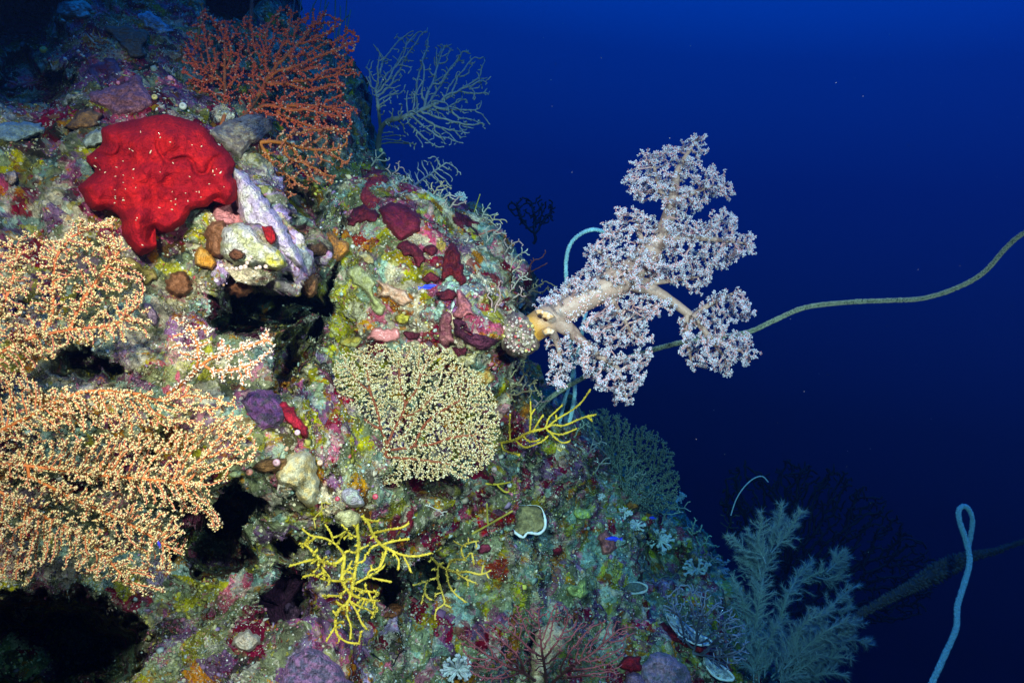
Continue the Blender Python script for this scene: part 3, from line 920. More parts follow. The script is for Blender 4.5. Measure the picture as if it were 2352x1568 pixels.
fan("sea_fan", "round sand coloured sea fan with thin brown ribs on the middle of the slope", (880, 1112),
    [(800, 806), (850, 788), (905, 796), (955, 784), (1030, 800), (1070, 836), (1108, 858), (1140, 908), (1152, 965), (1148, 1020), (1128, 1070), (1090, 1092), (1075, 1108), (1030, 1092), (1000, 1112), (950, 1098), (915, 1118), (880, 1100), (845, 1095), (805, 1088), (772, 1050), (752, 1000), (746, 945), (762, 895), (758, 850), (776, 818)],
    1.44, (0.16, -0.05), spacing=6.0, step=4.0, infl=45, kill=4.6, rtip=1.0, expo=0.24, rmax=3.4, bcol=(.24, .055, .022), tipc=(.32, .18, .07),
    ragged=3, poly=dict(n=3, p=.95, size=1.65, c1=(.67, .53, .24), c2=(.85, .75, .48), mix=.45, maxr=2.4, out=.5, tips=False), seed=14, thick=7, jitter=.3, stem_out=4, trop=.25,
    stems=[[(880, 1112)] + w10((1745, 600), (1760, 540), (1780, 480), (1750, 400), (1730, 310), (1700, 230), (1690, 150), (1672, 60))] + [w10(*p) for p in (
        ((1780, 480), (1802, 420), (1840, 350), (1862, 290), (1840, 210), (1832, 120)), ((1862, 290), (1912, 220), (1932, 140)), ((1775, 500), (1850, 490), (1900, 480), (1932, 410), (1982, 350), (2060, 300), (2130, 260)), ((1795, 450), (1840, 440), (1882, 400), (1905, 365)),
        ((1768, 530), (1840, 535), (1950, 545), (2050, 560)), ((1752, 400), (1700, 380), (1640, 322)), ((1900, 480), (1990, 470), (2080, 440), (2180, 430)), ((1840, 350), (1920, 320), (2000, 240)), ((1700, 230), (1650, 190), (1610, 130)))])
fan("sea_fan", "bare brown sea fan showing thin dark ribs beside the purple and red sponges", (850, 1118),
    [(700, 985), (745, 975), (790, 1000), (830, 1050), (850, 1090), (800, 1098), (750, 1085), (705, 1050)], 1.43, (0.05, 0), spacing=11, step=5.5, infl=50, kill=7, rtip=1.2, expo=.28, rmax=3.5,
    bcol=(.13, .05, .04), tipc=(.17, .09, .05), seed=15, thick=8, jitter=.35)
fan("sea_fan", "bushy red orange sea fan above the big red sponge with beaded twigs", (505, 300),
    [(420, 62), (470, 12), (520, 60), (570, 26), (600, 50), (642, 2), (690, 30), (735, 10), (790, 40), (832, 100), (815, 140), (842, 165), (800, 200), (795, 235), (832, 240), (818, 300), (780, 322), (690, 318), (600, 275), (530, 262), (440, 215), (410, 175)],
    1.62, (0.75, -0.9), spacing=11, step=5.8, infl=70, kill=7.2, rtip=1.3, expo=0.27, rmax=5, bcol=(.70, .17, .02), tipc=(.74, .085, .03), ragged=7,
    poly=dict(n=2, p=.85, size=2.3, c1=(.74, .11, .045), c2=(.78, .40, .26), mix=.14, maxr=3.5, out=.5), seed=16, thick=34, jitter=.2, trop=.4,
    stems=[[(505, 300), (560, 268), (610, 240)], [(560, 268), (590, 225), (620, 170)], [(505, 300), (520, 245), (515, 190)]])
fan("sea_fan", "drooping orange red sea fan with beaded twigs under the bushy one", (585, 330),
    [(545, 350), (600, 310), (690, 285), (760, 285), (812, 305), (800, 345), (815, 380), (770, 390), (770, 440), (720, 425), (685, 450), (645, 485), (610, 455), (575, 410), (550, 385)],
    1.58, (0.5, -0.1), spacing=12, step=6, infl=70, kill=8, rtip=1.6, expo=0.25, rmax=4.5, bcol=(.55, .16, .02), tipc=(.52, .13, .04),
    poly=dict(n=2, p=.7, size=2.5, c1=(.55, .14, .06), c2=(.75, .42, .22), mix=.25, maxr=4, out=.5), seed=17, ragged=5, thick=18, jitter=.22, trop=.35,
    stems=[[(585, 330), (620, 325), (660, 330)], [(600, 335), (620, 365)]])
fan("sea_fan", "grey blue knobby sea fan standing against the open water at the reef edge", (868, 345),
    [(845, 205), (830, 160), (858, 90), (885, 130), (905, 70), (950, 62), (985, 60), (1000, 100), (1040, 95), (1075, 110), (1122, 128), (1095, 165), (1132, 170), (1130, 225), (1095, 250), (1140, 305), (1095, 300), (1065, 335), (1000, 350), (930, 352), (890, 300), (860, 265)],
    2.1, (0.5, -0.9), spacing=10, step=5.6, infl=80, kill=7.2, rtip=1.35, expo=0.26, rmax=7.5, bcol=(.30, .29, .24), tipc=(.29, .32, .31), knob=.28, seed=18, ragged=5, thick=30, jitter=.18, trop=.45, sides=6,
    stems=[[(868, 345), (880, 285), (930, 268), (985, 245)], [(875, 305), (868, 240), (862, 200)]])
fan("sea_fan", "small grey sea fan low at the reef edge under the larger grey one", (915, 452),
    [(905, 405), (935, 385), (975, 360), (1010, 355), (1050, 385), (1065, 415), (1030, 430), (1040, 455), (990, 462), (940, 440)], 2.0, (0.5, -0.4), spacing=10, step=5.6, infl=70, kill=7.2, rtip=1.3, expo=.25, rmax=5,
    bcol=(.33, .31, .25), tipc=(.34, .34, .30), knob=.28, seed=19, ragged=4, thick=16, trop=.4, stems=[[(915, 452), (960, 420), (1030, 370)]])
fan("sea_fan", "sparse olive twig coral rising over the shadowed top of the slope", (450, 105), [(425, 0), (470, -30), (520, -20), (510, 40), (475, 70), (440, 80)], 2.0, (0, -.3), spacing=30, step=8, infl=90, kill=17, rtip=2.2, expo=.3, rmax=3.5,
    bcol=(.25, .2, .06), tipc=(.3, .24, .08), knob=.3, seed=20, thick=8)
# yellow branching gorgonians
YC = (.62, .47, .035)
fan("whip_coral", "thick golden yellow branching coral fanned out above the bottom hollow", w10((1645, 785))[0], [(690, 1215), (735, 1225), (760, 1195), (840, 1165), (885, 1195), (940, 1205), (935, 1250), (900, 1265), (940, 1290), (890, 1300), (880, 1350), (900, 1370), (875, 1400), (850, 1440), (820, 1465), (780, 1450), (750, 1435), (735, 1350), (700, 1320), (700, 1290), (690, 1260)], 1.33, (0.05, -0.45), spacing=21, kill=12.5, infl=70, thick=10, jitter=.2, step=5.5, rtip=2.5, expo=.15, rmax=4.2, bcol=YC, knob=.24, poly=dict(n=2, p=.8, size=1.25, c1=(.68, .54, .08), out=.35), seed=21, sides=7, stem_w=.9, cat="branching coral",
    stems=[w10(*p) for p in (
        ((1645, 785), (1690, 830), (1710, 880), (1745, 930), (1780, 950), (1850, 980), (1920, 985), (1992, 968)), ((1645, 785), (1640, 860), (1648, 930), (1640, 1000), (1630, 1060), (1622, 1110), (1612, 1160), (1600, 1195)),
        ((1710, 880), (1780, 865), (1850, 852), (1885, 828)), ((1750, 935), (1800, 918), (1888, 905)), ((1775, 950), (1762, 1000), (1742, 1045)), ((1850, 980), (1872, 1020), (1892, 1068)), ((1805, 965), (1832, 1005), (1828, 1052)), ((1745, 930), (1705, 945), (1690, 975)), ((1665, 810), (1720, 825), (1750, 820)),
        ((1622, 1115), (1690, 1080), (1750, 1045), (1772, 1018)), ((1690, 1080), (1740, 1092), (1808, 1105)), ((1735, 1052), (1760, 985), (1755, 965)), ((1620, 1130), (1680, 1146), (1752, 1152)), ((1612, 1160), (1670, 1182), (1752, 1192)), ((1605, 1190), (1650, 1216), (1690, 1230), (1722, 1258)), ((1690, 1146), (1710, 1190), (1740, 1245)),
        ((1605, 1190), (1640, 1240), (1660, 1290), (1692, 1328)), ((1600, 1195), (1592, 1250), (1612, 1310), (1608, 1372)), ((1600, 1195), (1552, 1240), (1540, 1300), (1552, 1350), (1600, 1382), (1662, 1385)), ((1545, 1300), (1520, 1340), (1495, 1380)), ((1560, 1345), (1555, 1390)),
        ((1612, 1160), (1588, 1130), (1570, 1090), (1575, 1040), (1582, 985), (1540, 930), (1490, 902), (1425, 890), (1380, 850)), ((1582, 985), (1540, 1020), (1480, 1010), (1440, 970), (1402, 932), (1370, 926)), ((1532, 928), (1520, 880), (1500, 850), (1486, 828)), ((1545, 935), (1582, 880)), ((1480, 1010), (1430, 1003), (1325, 1032)), ((1450, 1005), (1490, 1055), (1522, 1092)),
        ((1625, 1085), (1562, 1100), (1480, 1090), (1440, 1070), (1385, 1082)), ((1490, 1092), (1482, 1055), (1470, 1030)), ((1590, 1140), (1556, 1168), (1510, 1166), (1488, 1185)), ((1570, 1080), (1600, 1040), (1620, 1000)), ((1642, 960), (1700, 930)), ((1640, 900), (1600, 880), (1590, 850)), ((1575, 1050), (1610, 1060), (1640, 1090)), ((1600, 1195), (1575, 1215), (1540, 1190)))])
fan("whip_coral", "smaller golden yellow branching coral hanging over the hollow beside the thick one", w10((1960, 970))[0], [(950, 1300), (1000, 1240), (1060, 1215), (1090, 1240), (1120, 1290), (1130, 1310), (1100, 1345), (1060, 1380), (1020, 1350), (1010, 1420), (980, 1390), (955, 1360)], 1.40, (.1, -.25), spacing=20, kill=12, infl=70, thick=8, jitter=.2, step=5.5, rtip=2.1, expo=.14, rmax=3.3, bcol=(.52, .40, .05), knob=.24, poly=dict(n=2, p=.8, size=1.1, c1=(.62, .50, .08), out=.35), seed=22, sides=6, stem_w=.9, cat="branching coral",
    stems=[w10(*p) for p in (
        ((1960, 970), (2010, 1020), (2050, 1045), (2100, 1060), (2150, 1056), (2210, 1070), (2258, 1048)), ((2050, 1045), (2082, 1000), (2135, 1000), (2165, 960)), ((2015, 1025), (2010, 1090), (2030, 1150), (2042, 1205), (2002, 1232), (1998, 1285)), ((2042, 1205), (2078, 1225)), ((2010, 1085), (1962, 1100), (1950, 1150), (1968, 1182)), ((1950, 1150), (1932, 1212)), ((1962, 1100), (1895, 1120)),
        ((2050, 1045), (2060, 1110), (2092, 1160), (2148, 1202)), ((2090, 1060), (2150, 1095), (2192, 1110)), ((2210, 1070), (2222, 1018)), ((2232, 1065), (2246, 1088)), ((2030, 1150), (1990, 1165)), ((2150, 1095), (2148, 1130)), ((2165, 960), (2175, 1010)), ((2135, 1000), (2120, 940), (2205, 912)))])
fan("whip_coral", "lemon yellow branching coral reaching into the blue under the pink soft coral", w11((900, 1348))[0], None, 1.6, (.25, 0), step=5.5, rtip=2.1, expo=.14, rmax=3.4, bcol=(.66, .46, .03), knob=.24, poly=dict(n=2, p=.8, size=1.1, c1=(.74, .58, .08), out=.35), seed=23, sides=7, stem_w=.6, cat="branching coral",
    stems=[w11(*p) for p in (
        ((900, 1348), (990, 1330), (1040, 1300), (1090, 1285), (1130, 1275), (1180, 1235), (1240, 1200), (1290, 1160), (1320, 1120), (1337, 1092)), ((1130, 1278), (1160, 1260), (1210, 1265), (1270, 1240), (1320, 1222), (1368, 1213)), ((1130, 1278), (1150, 1296), (1200, 1306), (1240, 1292), (1278, 1275)), ((1150, 1296), (1172, 1322), (1210, 1346), (1252, 1330)),
        ((990, 1332), (1030, 1365), (1070, 1356), (1120, 1332), (1145, 1305)), ((1030, 1318), (1060, 1340), (1110, 1325)), ((1130, 1275), (1142, 1230), (1180, 1195), (1212, 1163)), ((1180, 1238), (1174, 1212)), ((1318, 1222), (1347, 1250)), ((1055, 1295), (1060, 1220), (1058, 1148)), ((965, 1335), (962, 1270), (966, 1200)), ((1070, 1290), (1100, 1240), (1125, 1205)), ((925, 1345), (935, 1378), (970, 1390), (1018, 1402)), ((1060, 1215), (1085, 1180)))])
fan("whip_coral", "short two pronged yellow coral twig below the sand coloured sea fan", (1100, 1108), [(1165, 1100), (1182, 1106), (1175, 1135), (1160, 1125)], 1.72, (.1, 0), spacing=26, step=6, infl=60, kill=15, rtip=2.6, expo=.1, rmax=3.2, bcol=YC, knob=.2, seed=24, thick=4, cat="branching coral",
    stems=[[(1100, 1108), (1140, 1112), (1175, 1106)], [(1140, 1112), (1160, 1130), (1172, 1128)]])
fan("whip_coral", "dull olive yellow coral twig crossing in front of the plate coral", (1080, 1228), [(1110, 1165), (1140, 1155), (1180, 1170), (1165, 1200), (1120, 1205)], 1.68, (.1, 0), spacing=32, step=7, infl=80, kill=18, rtip=2.8, expo=.1, rmax=4, bcol=(.42, .34, .05), knob=.2, seed=25, thick=6, cat="branching coral",
    stems=[[(1080, 1228), (1130, 1200), (1182, 1170)], [(1120, 1205), (1118, 1150)]])
fan("whip_coral", "tiny thin yellow twigs tangled over the cream sponge edge", (742, 1115), [(690, 1175), (715, 1120), (745, 1125), (790, 1150), (775, 1180), (745, 1190), (735, 1230), (715, 1225)], 1.30, (0, 0), spacing=20, step=6, infl=60, kill=11, rtip=1.6, expo=.15, rmax=2.4, bcol=(.5, .4, .06), knob=.2, seed=26, thick=10, cat="branching coral")
fan("whip_coral", "thin yellow green twig by the small pink sea squirt", (625, 1068), [(600, 1045), (640, 1030), (675, 1040), (665, 1060), (630, 1085)], 1.2, (0, 0), spacing=26, step=6, infl=70, kill=15, rtip=1.8, expo=.1, rmax=2.4, bcol=(.48, .42, .06), knob=.2, seed=27, thick=5, cat="branching coral")
fan("whip_coral", "thin yellow brown twigs below the fan on the dim bottom rock", (385, 1400), [(360, 1450), (375, 1410), (410, 1400), (400, 1450), (380, 1480), (420, 1420)], 1.25, (0, 0), spacing=20, step=6, infl=60, kill=11, rtip=1.4, expo=.15, rmax=2.2, bcol=(.3, .22, .05), knob=.2, seed=28, thick=6, cat="branching coral")
# finer, darker fans
fan("sea_fan", "fine maroon sea fan spreading wide along the bottom of the slope", (1255, 1590), [(1045, 1455), (1090, 1430), (1140, 1425), (1180, 1385), (1230, 1395), (1290, 1380), (1330, 1420), (1400, 1415), (1470, 1440), (1440, 1490), (1420, 1560), (1100, 1575), (1060, 1520)],
    1.60, (.25, -.1), trop=.3, ragged=4, spacing=8.5, step=6, infl=90, kill=6, rtip=1.25, expo=.22, rmax=3.6, bcol=(.20, .05, .05), tipc=(.34, .085, .10), seed=31, thick=12, jitter=.16,
    stems=[[(1255, 1590), (1252, 1540), (1245, 1500)], [(1255, 1580), (1300, 1540)], [(1255, 1580), (1205, 1545)]])
fan("sea_fan", "olive brown lacy sea fan behind the sand coloured one and under the soft coral", (1160, 905), [(1135, 820), (1175, 795), (1215, 812), (1250, 850), (1255, 900), (1230, 925), (1160, 930), (1140, 880)], 1.68, (.2, 0), spacing=11, step=5.5, infl=50, kill=7, rtip=1.4, expo=.27, rmax=4, bcol=(.10, .06, .04), tipc=(.28, .26, .12),
    poly=dict(n=1, p=.6, size=2.1, c1=(.34, .33, .18), maxr=2.4, out=.5), seed=32, thick=10, jitter=.32)
fan("sea_fan", "sparse dark red sea fan standing out over the water behind the reef edge", (1210, 640), [(1145, 595), (1180, 560), (1215, 575), (1250, 550), (1285, 580), (1275, 625), (1235, 635), (1180, 625)], 1.85, (.3, 0), spacing=17, step=6, infl=70, kill=10, rtip=1.3, expo=.26, rmax=3, bcol=(.12, .03, .03), tipc=(.14, .05, .05), seed=33, thick=8, jitter=.22)
fan("sea_fan", "dull olive lacy sea fan at the soft coral foot facing the open water", (1180, 705), [(1195, 640), (1240, 628), (1292, 640), (1285, 672), (1240, 690), (1200, 695)], 1.8, (.3, 0), spacing=9.5, step=5, infl=50, kill=6.5, rtip=1.3, expo=.27, rmax=3, bcol=(.10, .07, .04), tipc=(.22, .2, .1), seed=34, thick=8, jitter=.32)
fan("sea_fan", "big dim green sea fan far down the slope behind the yellow twigs", (1440, 1160), [(1320, 960), (1380, 925), (1425, 940), (1450, 965), (1500, 978), (1530, 1010), (1560, 1050), (1570, 1110), (1560, 1165), (1510, 1190), (1450, 1170), (1400, 1140), (1350, 1080), (1320, 1020)],
    2.6, (.6, .2), spacing=6, step=4.2, infl=45, kill=4.2, rtip=1.2, expo=.2, rmax=4, bcol=(.10, .11, .08), tipc=(.20, .24, .16), seed=35, thick=26, jitter=.35, sides=4, poly=dict(n=2, p=.6, size=1.8, c1=(.20, .25, .17), maxr=3, out=1.2, shape='oct'))
fan("sea_fan", "fuzzy dark blue bush coral between the plumes and the red sponge ledge", (1590, 1500), [(1500, 1370), (1560, 1330), (1640, 1345), (1700, 1400), (1740, 1470), (1720, 1540), (1640, 1545), (1560, 1480)], 2.05, (.2, 0), trop=.3, spacing=9, step=6, infl=50, kill=6.5, rtip=1.5, expo=.2, rmax=3.5, bcol=(.14, .15, .22), tipc=(.20, .24, .34), seed=36, thick=30, jitter=.25, sides=4)
fan("black_coral", "black bush coral silhouetted on deep water behind the white plumes", (1800, 1420), [(1640, 1090), (1700, 1050), (1760, 1075), (1800, 1040), (1880, 1065), (1930, 1055), (1990, 1110), (2040, 1130), (2080, 1190), (2130, 1240), (2170, 1330), (2120, 1420), (1980, 1450), (1800, 1420), (1700, 1300), (1650, 1180)],
    3.6, (.3, 0), spacing=11, step=8, infl=70, kill=7.5, rtip=2.3, expo=.15, rmax=8, bcol=(.006, .006, .006), tipc=(.007, .007, .007), seed=37, thick=40, jitter=.3, sides=4, cat="black coral")
fan("black_coral", "small black bush coral silhouette beyond the reef edge above the dark red fan", (1225, 560), [(1158, 470), (1185, 440), (1225, 455), (1255, 440), (1292, 470), (1280, 515), (1235, 540), (1180, 520)], 3.6, (.2, 0), spacing=8.5, step=6, infl=60, kill=6, rtip=1.8, expo=.15, rmax=5, bcol=(.006, .006, .006), seed=38, thick=24, jitter=.3, sides=4, cat="black coral", root=3.4)
fan("black_coral", "tiny olive bush coral on the dark ridge under the thin white whip", (1660, 1235), [(1640, 1170), (1690, 1160), (1720, 1185), (1700, 1220), (1660, 1230)], 2.75, (.2, 0), spacing=10, step=6, infl=50, kill=7, rtip=1.2, expo=.2, rmax=2.2, bcol=(.05, .05, .03), tipc=(.08, .08, .05), seed=39, thick=10, cat="black coral", jitter=.2)
for i, (bu, bv, lab) in enumerate(((545, 1575, "little black bare twig coral at the bottom edge of the rock"), (890, 1540, "black bare twig coral under the golden yellow branches"))):
    fan("black_coral", lab, (bu, bv), [(bu - 85, bv - 50), (bu - 30, bv - 85), (bu + 50, bv - 70), (bu + 85, bv - 30), (bu + 30, bv - 10), (bu - 40, bv - 5)], 1.26 + .2 * i, (0, 0), spacing=30, step=7, infl=90, kill=16, rtip=1.5, expo=.18, rmax=2.6, bcol=(.02, .018, .02), seed=40 + i, thick=10, cat="black coral", jitter=.3)


# ------------------------------------------------------------------ the pink and white soft coral
def soft_coral():
    rng = np.random.default_rng(5)
    D0 = 1.5
    root = thing("soft_coral", at(*w6((215, 1100))[0], D0), "tall pink and white tree soft coral leaning out over deep blue water", "soft coral")

    def limb(pts, r, d):
        p = np.array(w6(*pts)); r = np.asarray(r, float) / 1.493 * F_
        s = spline([(x, y, q, w) for (x, y), q, w in zip(p, r, np.interp(np.linspace(0, 1, len(p)), np.linspace(0, 1, len(d)), d))], 7)
        return s                                  # u, v, radius px, depth offset px

    def tube(name, s, col, parent, sides=14, col0=None):
        u, v, r, w = s.T
        d = D0 + w * K * D0
        pos = at(u, v, d)
        r = r * (1 + 0.05 * vnoise(np.stack([u / 14, v / 14, 0 * u], -1), 8))
        V_, q, t, own, _ = tube_net(pos, np.arange(len(pos)) - 1, r * K * d, sides)
        c = np.repeat(np.asarray(col, float)[None], len(pos), 0)
        if col0 is not None:
            f = np.clip(2.3 - np.arange(len(pos)) / 8.0, 0, 1)[:, None]
            c = c * (1 - f) + np.asarray(col0)[None] * f
        return mesh_obj(name, V_, q, t, M_FLESH, parent, c[own])

    def foliage(parent, polys, seeds, spacing=10.0, thick=42, kill=7.5):
        """branchlets from the limb nodes to the outline, and the polyps that crowd their ends"""
        pts, par = [], []
        for s in seeds:
            j = -1
            for k in range(0, len(s), 2):
                pts.append(np.array([s[k, 0], s[k, 1], s[k, 3]])); par.append(j); j = len(pts) - 1
        nb = len(pts)
        att = np.concatenate([sprinkle(w6(*p), spacing, rng) for p in polys])
        att = np.concatenate([att, rng.normal(0, 1, (len(att), 1)) * thick], 1)
        att = np.concatenate([att, att + rng.normal(0, 1, att.shape) * [4, 4, thick]])
        N_, par = colonize(att, pts, par, 7.5, 130, kill, rng, .3, maxn=6000)
        rpx, kids = branch_radii(par, 1.05, .42, 7.0)
        pos = at(N_[:, 0], N_[:, 1], D0 + N_[:, 2] * K * D0)
        # only the new branchlets are drawn here: the limbs have their own tubes
        use = np.ones(len(N_), bool)
        rr = rpx.copy(); rr[:nb] = np.minimum(rr[:nb], 2.0)
        V_, q, t, own, tan = tube_net(pos, par, rr * K * D0, 5)
        cc = jitter_col((.66, .32, .30), len(N_), rng, .15, .06)
        thin = np.clip(1 - (rpx - 1) / 4, 0, 1)[:, None]
        cc = cc * thin + np.array([.66, .55, .52]) * (1 - thin)
        b = mesh_obj("branchlet_spray", V_, q, t, M_FLESH, parent, cc[own])
        end = np.where((kids == 0) | ((rpx < 1.9) & (rng.random(len(N_)) < .75)))[0]
        end = end[end >= nb]
        k = 11
        idx = np.repeat(end, k); m = len(idx)
        dr = rng.normal(0, 1, (m, 3)) + tan[idx] * 0.5
        dr /= np.linalg.norm(dr, axis=1, keepdims=True)
        px_ = K * D0
        rad = rng.uniform(2.0, 4.9, m) * px_
        pp = pos[idx] + dr * rad[:, None]
        sz = rng.uniform(1.0, 1.75, m) * px_
        c1 = jitter_col((.70, .75, .90), m, rng, .2, .04)
        c2 = jitter_col((.72, .36, .36), m, rng, .2, .08)
        c1 = np.where((rng.random(m) < .18)[:, None], c2, c1)
        a, f, c = bake(ICO_V, ICO_F, pp, frames(dr, rng), np.stack([sz * .85, sz * .85, sz * 1.3], 1), c1)
        tag(mesh_obj("polyps", a, None, f, M_POS, parent, c), kind="stuff")

    FL = (.42, .29, .23); FB = (.66, .34, .05)
    main = limb([(160, 1122), (205, 1105), (262, 1070), (350, 1020), (430, 970), (520, 920), (600, 880), (680, 835), (740, 790), (790, 735), (830, 690), (870, 640)], [84, 76, 74, 75, 72, 70, 73, 76, 64, 56, 50, 42], [22, 8, 0, 0, 0, 0])
    trunk = tube("trunk", main, FL, root, 22, FB)
    top = limb([(870, 640), (900, 570), (920, 500), (940, 420), (950, 340), (965, 280), (1010, 200), (1065, 115)], [42, 38, 33, 28, 22, 17, 11, 6], [0, -5])
    B_ = limb([(880, 640), (960, 632), (1060, 630), (1180, 642), (1310, 660)], [30, 22, 17, 12, 6], [0, -10])
    C_ = limb([(700, 850), (780, 880), (850, 910), (960, 980), (1060, 1060), (1130, 1150), (1200, 1240)], [56, 40, 31, 24, 20, 13, 6], [0, 12])
    D_ = limb([(340, 1060), (400, 1105), (450, 1150), (540, 1230), (640, 1290), (680, 1400), (700, 1470)], [54, 40, 29, 21, 14, 9, 5], [0, 12])
    E_ = limb([(290, 1090), (330, 1150), (350, 1210), (360, 1300)], [30, 20, 13, 6], [0, 12])
    F2 = limb([(580, 910), (650, 1000), (700, 1080), (740, 1150)], [30, 16, 10, 5], [0, 12])
    G_ = limb([(800, 720), (770, 620), (745, 520)], [24, 13, 6], [0, 12])
    H_ = limb([(610, 860), (600, 750), (540, 690)], [26, 14, 6], [0, -10])
    I_ = limb([(930, 470), (880, 400), (850, 300), (830, 210)], [22, 15, 10, 5], [0, 15])
    J_ = limb([(940, 440), (1040, 400), (1120, 370), (1200, 360)], [20, 13, 9, 5], [0, 10])
    K_ = limb([(1040, 1045), (1120, 980), (1200, 940), (1290, 900)], [18, 13, 9, 5], [-10, 10])
    L_ = limb([(1120, 1140), (1230, 1190), (1340, 1240)], [16, 11, 5], [-10, 10])
    M_ = limb([(1010, 1030), (1010, 1160), (1040, 1290)], [16, 11, 5], [0, 12])
    N2 = limb([(740, 850), (830, 860), (950, 850), (1080, 830)], [30, 18, 10, 5], [0, 20])
    O_ = limb([(400, 950), (380, 900), (440, 850)], [16, 9, 4], [10, 20])
    RP = {
        "top": ([(1040, 100), (1090, 88), (1120, 115), (1105, 190), (1078, 265), (1150, 250), (1195, 280), (1232, 335), (1262, 400), (1225, 440), (1155, 415), (1085, 488), (1010, 520), (1000, 590), (870, 610), (880, 480), (905, 445), (830, 450), (765, 440), (705, 400), (675, 335), (722, 262), (762, 182), (820, 165), (860, 215), (880, 152), (940, 165), (985, 140)], [top, I_, J_]),
        "right": ([(880, 620), (1000, 540), (1050, 530), (1090, 555), (1140, 485), (1238, 470), (1285, 555), (1255, 600), (1365, 606), (1362, 715), (1285, 748), (1215, 800), (1150, 785), (1142, 870), (1095, 895), (1060, 925), (1000, 895), (900, 850), (830, 770)], [B_, N2]),
        "left": ([(645, 465), (735, 455), (800, 500), (870, 545), (850, 640), (780, 735), (700, 790), (620, 825), (565, 840), (485, 765), (475, 685), (560, 625), (592, 545), (640, 545)], [G_, H_]),
        "mid": ([(625, 905), (760, 895), (830, 905), (950, 965), (945, 1025), (890, 1005), (870, 1038), (795, 1060), (815, 1110), (850, 1165), (800, 1205), (765, 1210), (700, 1180), (640, 1160), (655, 1215), (560, 1190), (440, 1092), (480, 1035), (560, 1000)], [F2]),
        "low": ([(275, 1165), (345, 1145), (430, 1135), (520, 1165), (600, 1200), (680, 1235), (800, 1190), (838, 1240), (800, 1390), (750, 1408), (730, 1495), (625, 1475), (605, 1395), (540, 1425), (490, 1350), (440, 1300), (375, 1410), (290, 1375), (300, 1260)], [D_, E_]),
        "cright": ([(950, 1035), (1040, 1045), (1075, 970), (1130, 912), (1180, 890), (1225, 912), (1300, 870), (1320, 940), (1362, 1010), (1335, 1050), (1270, 1078), (1205, 1072), (1240, 1110), (1338, 1115), (1335, 1180), (1382, 1240), (1330, 1298), (1250, 1285), (1240, 1362), (1130, 1305), (1030, 1335), (972, 1260), (990, 1180)], [C_, K_, L_, M_]),
        "shoulder": ([(560, 850), (640, 800), (720, 740), (800, 690), (880, 700), (900, 800), (840, 880), (760, 900), (660, 900)], [limb([(700, 800), (760, 780), (820, 760)], [14, 8, 4], [-40, -60])]),
        "crest": ([(430, 800), (500, 785), (590, 830), (560, 885), (420, 930), (330, 975), (250, 1010), (205, 1000), (235, 950), (350, 885)], [O_]),
    }
    for k, (poly, limbs) in RP.items():
        b = tube("branch", limbs[0], FL, root)
        for l in limbs[1:]:
            tube("side_branch", l, FL, b, 10)
        foliage(b, [poly], limbs)
    # the scatter of polyps that grows on the trunk itself
    s = main[22:]
    m = 1500
    i = rng.integers(0, len(s), m)
    a_ = rng.uniform(0, 2 * np.pi, m)
    tn = np.gradient(s[:, :2], axis=0); tn /= np.linalg.norm(tn, axis=1, keepdims=True)
    off = np.cos(a_) * s[i, 2]
    u = s[i, 0] - tn[i, 1] * off + rng.normal(0, 2, m); v = s[i, 1] + tn[i, 0] * off + rng.normal(0, 2, m)
    w = -np.abs(np.sin(a_)) * s[i, 2]
    keep = rng.random(m) < np.clip(fbm(np.stack([u / 22, v / 22, 0 * u], -1), 2, 4) * 2 + .5, 0.05, 1)
    u, v, w = u[keep], v[keep], w[keep]
    m = len(u)
    dr = np.stack([rng.normal(0, .5, m), -np.ones(m), rng.normal(0, .5, m)], 1); dr /= np.linalg.norm(dr, axis=1, keepdims=True)
    sz = rng.uniform(1.3, 2.3, m) * K * D0
    c1 = np.where((rng.random(m) < .4)[:, None], jitter_col((.70, .40, .36), m, rng), jitter_col((.74, .68, .72), m, rng))
    a, f, c = bake(ICO_V, ICO_F, at(u, v, D0 + w * K * D0), frames(dr, rng), np.stack([sz, sz, sz * 1.4], 1), c1)
    tag(mesh_obj("polyps", a, None, f, M_PO, trunk, c), kind="stuff")
    for (u_, v_, r_) in [(1258, 725, 11), (1262, 762, 10), (1240, 715, 8)]:      # orange knobs near the foot
        mound("knob", "", ell(u_, v_, r_ * 1.5, r_), (.70, .40, .16), 10, d=D0 - 0.055, lift=0.0, bumps=(2, 9), mat=M_FLESH, parent=trunk, ring=8, col2=(.75, .6, .45), split=6, seed=int(u_))


soft_coral()


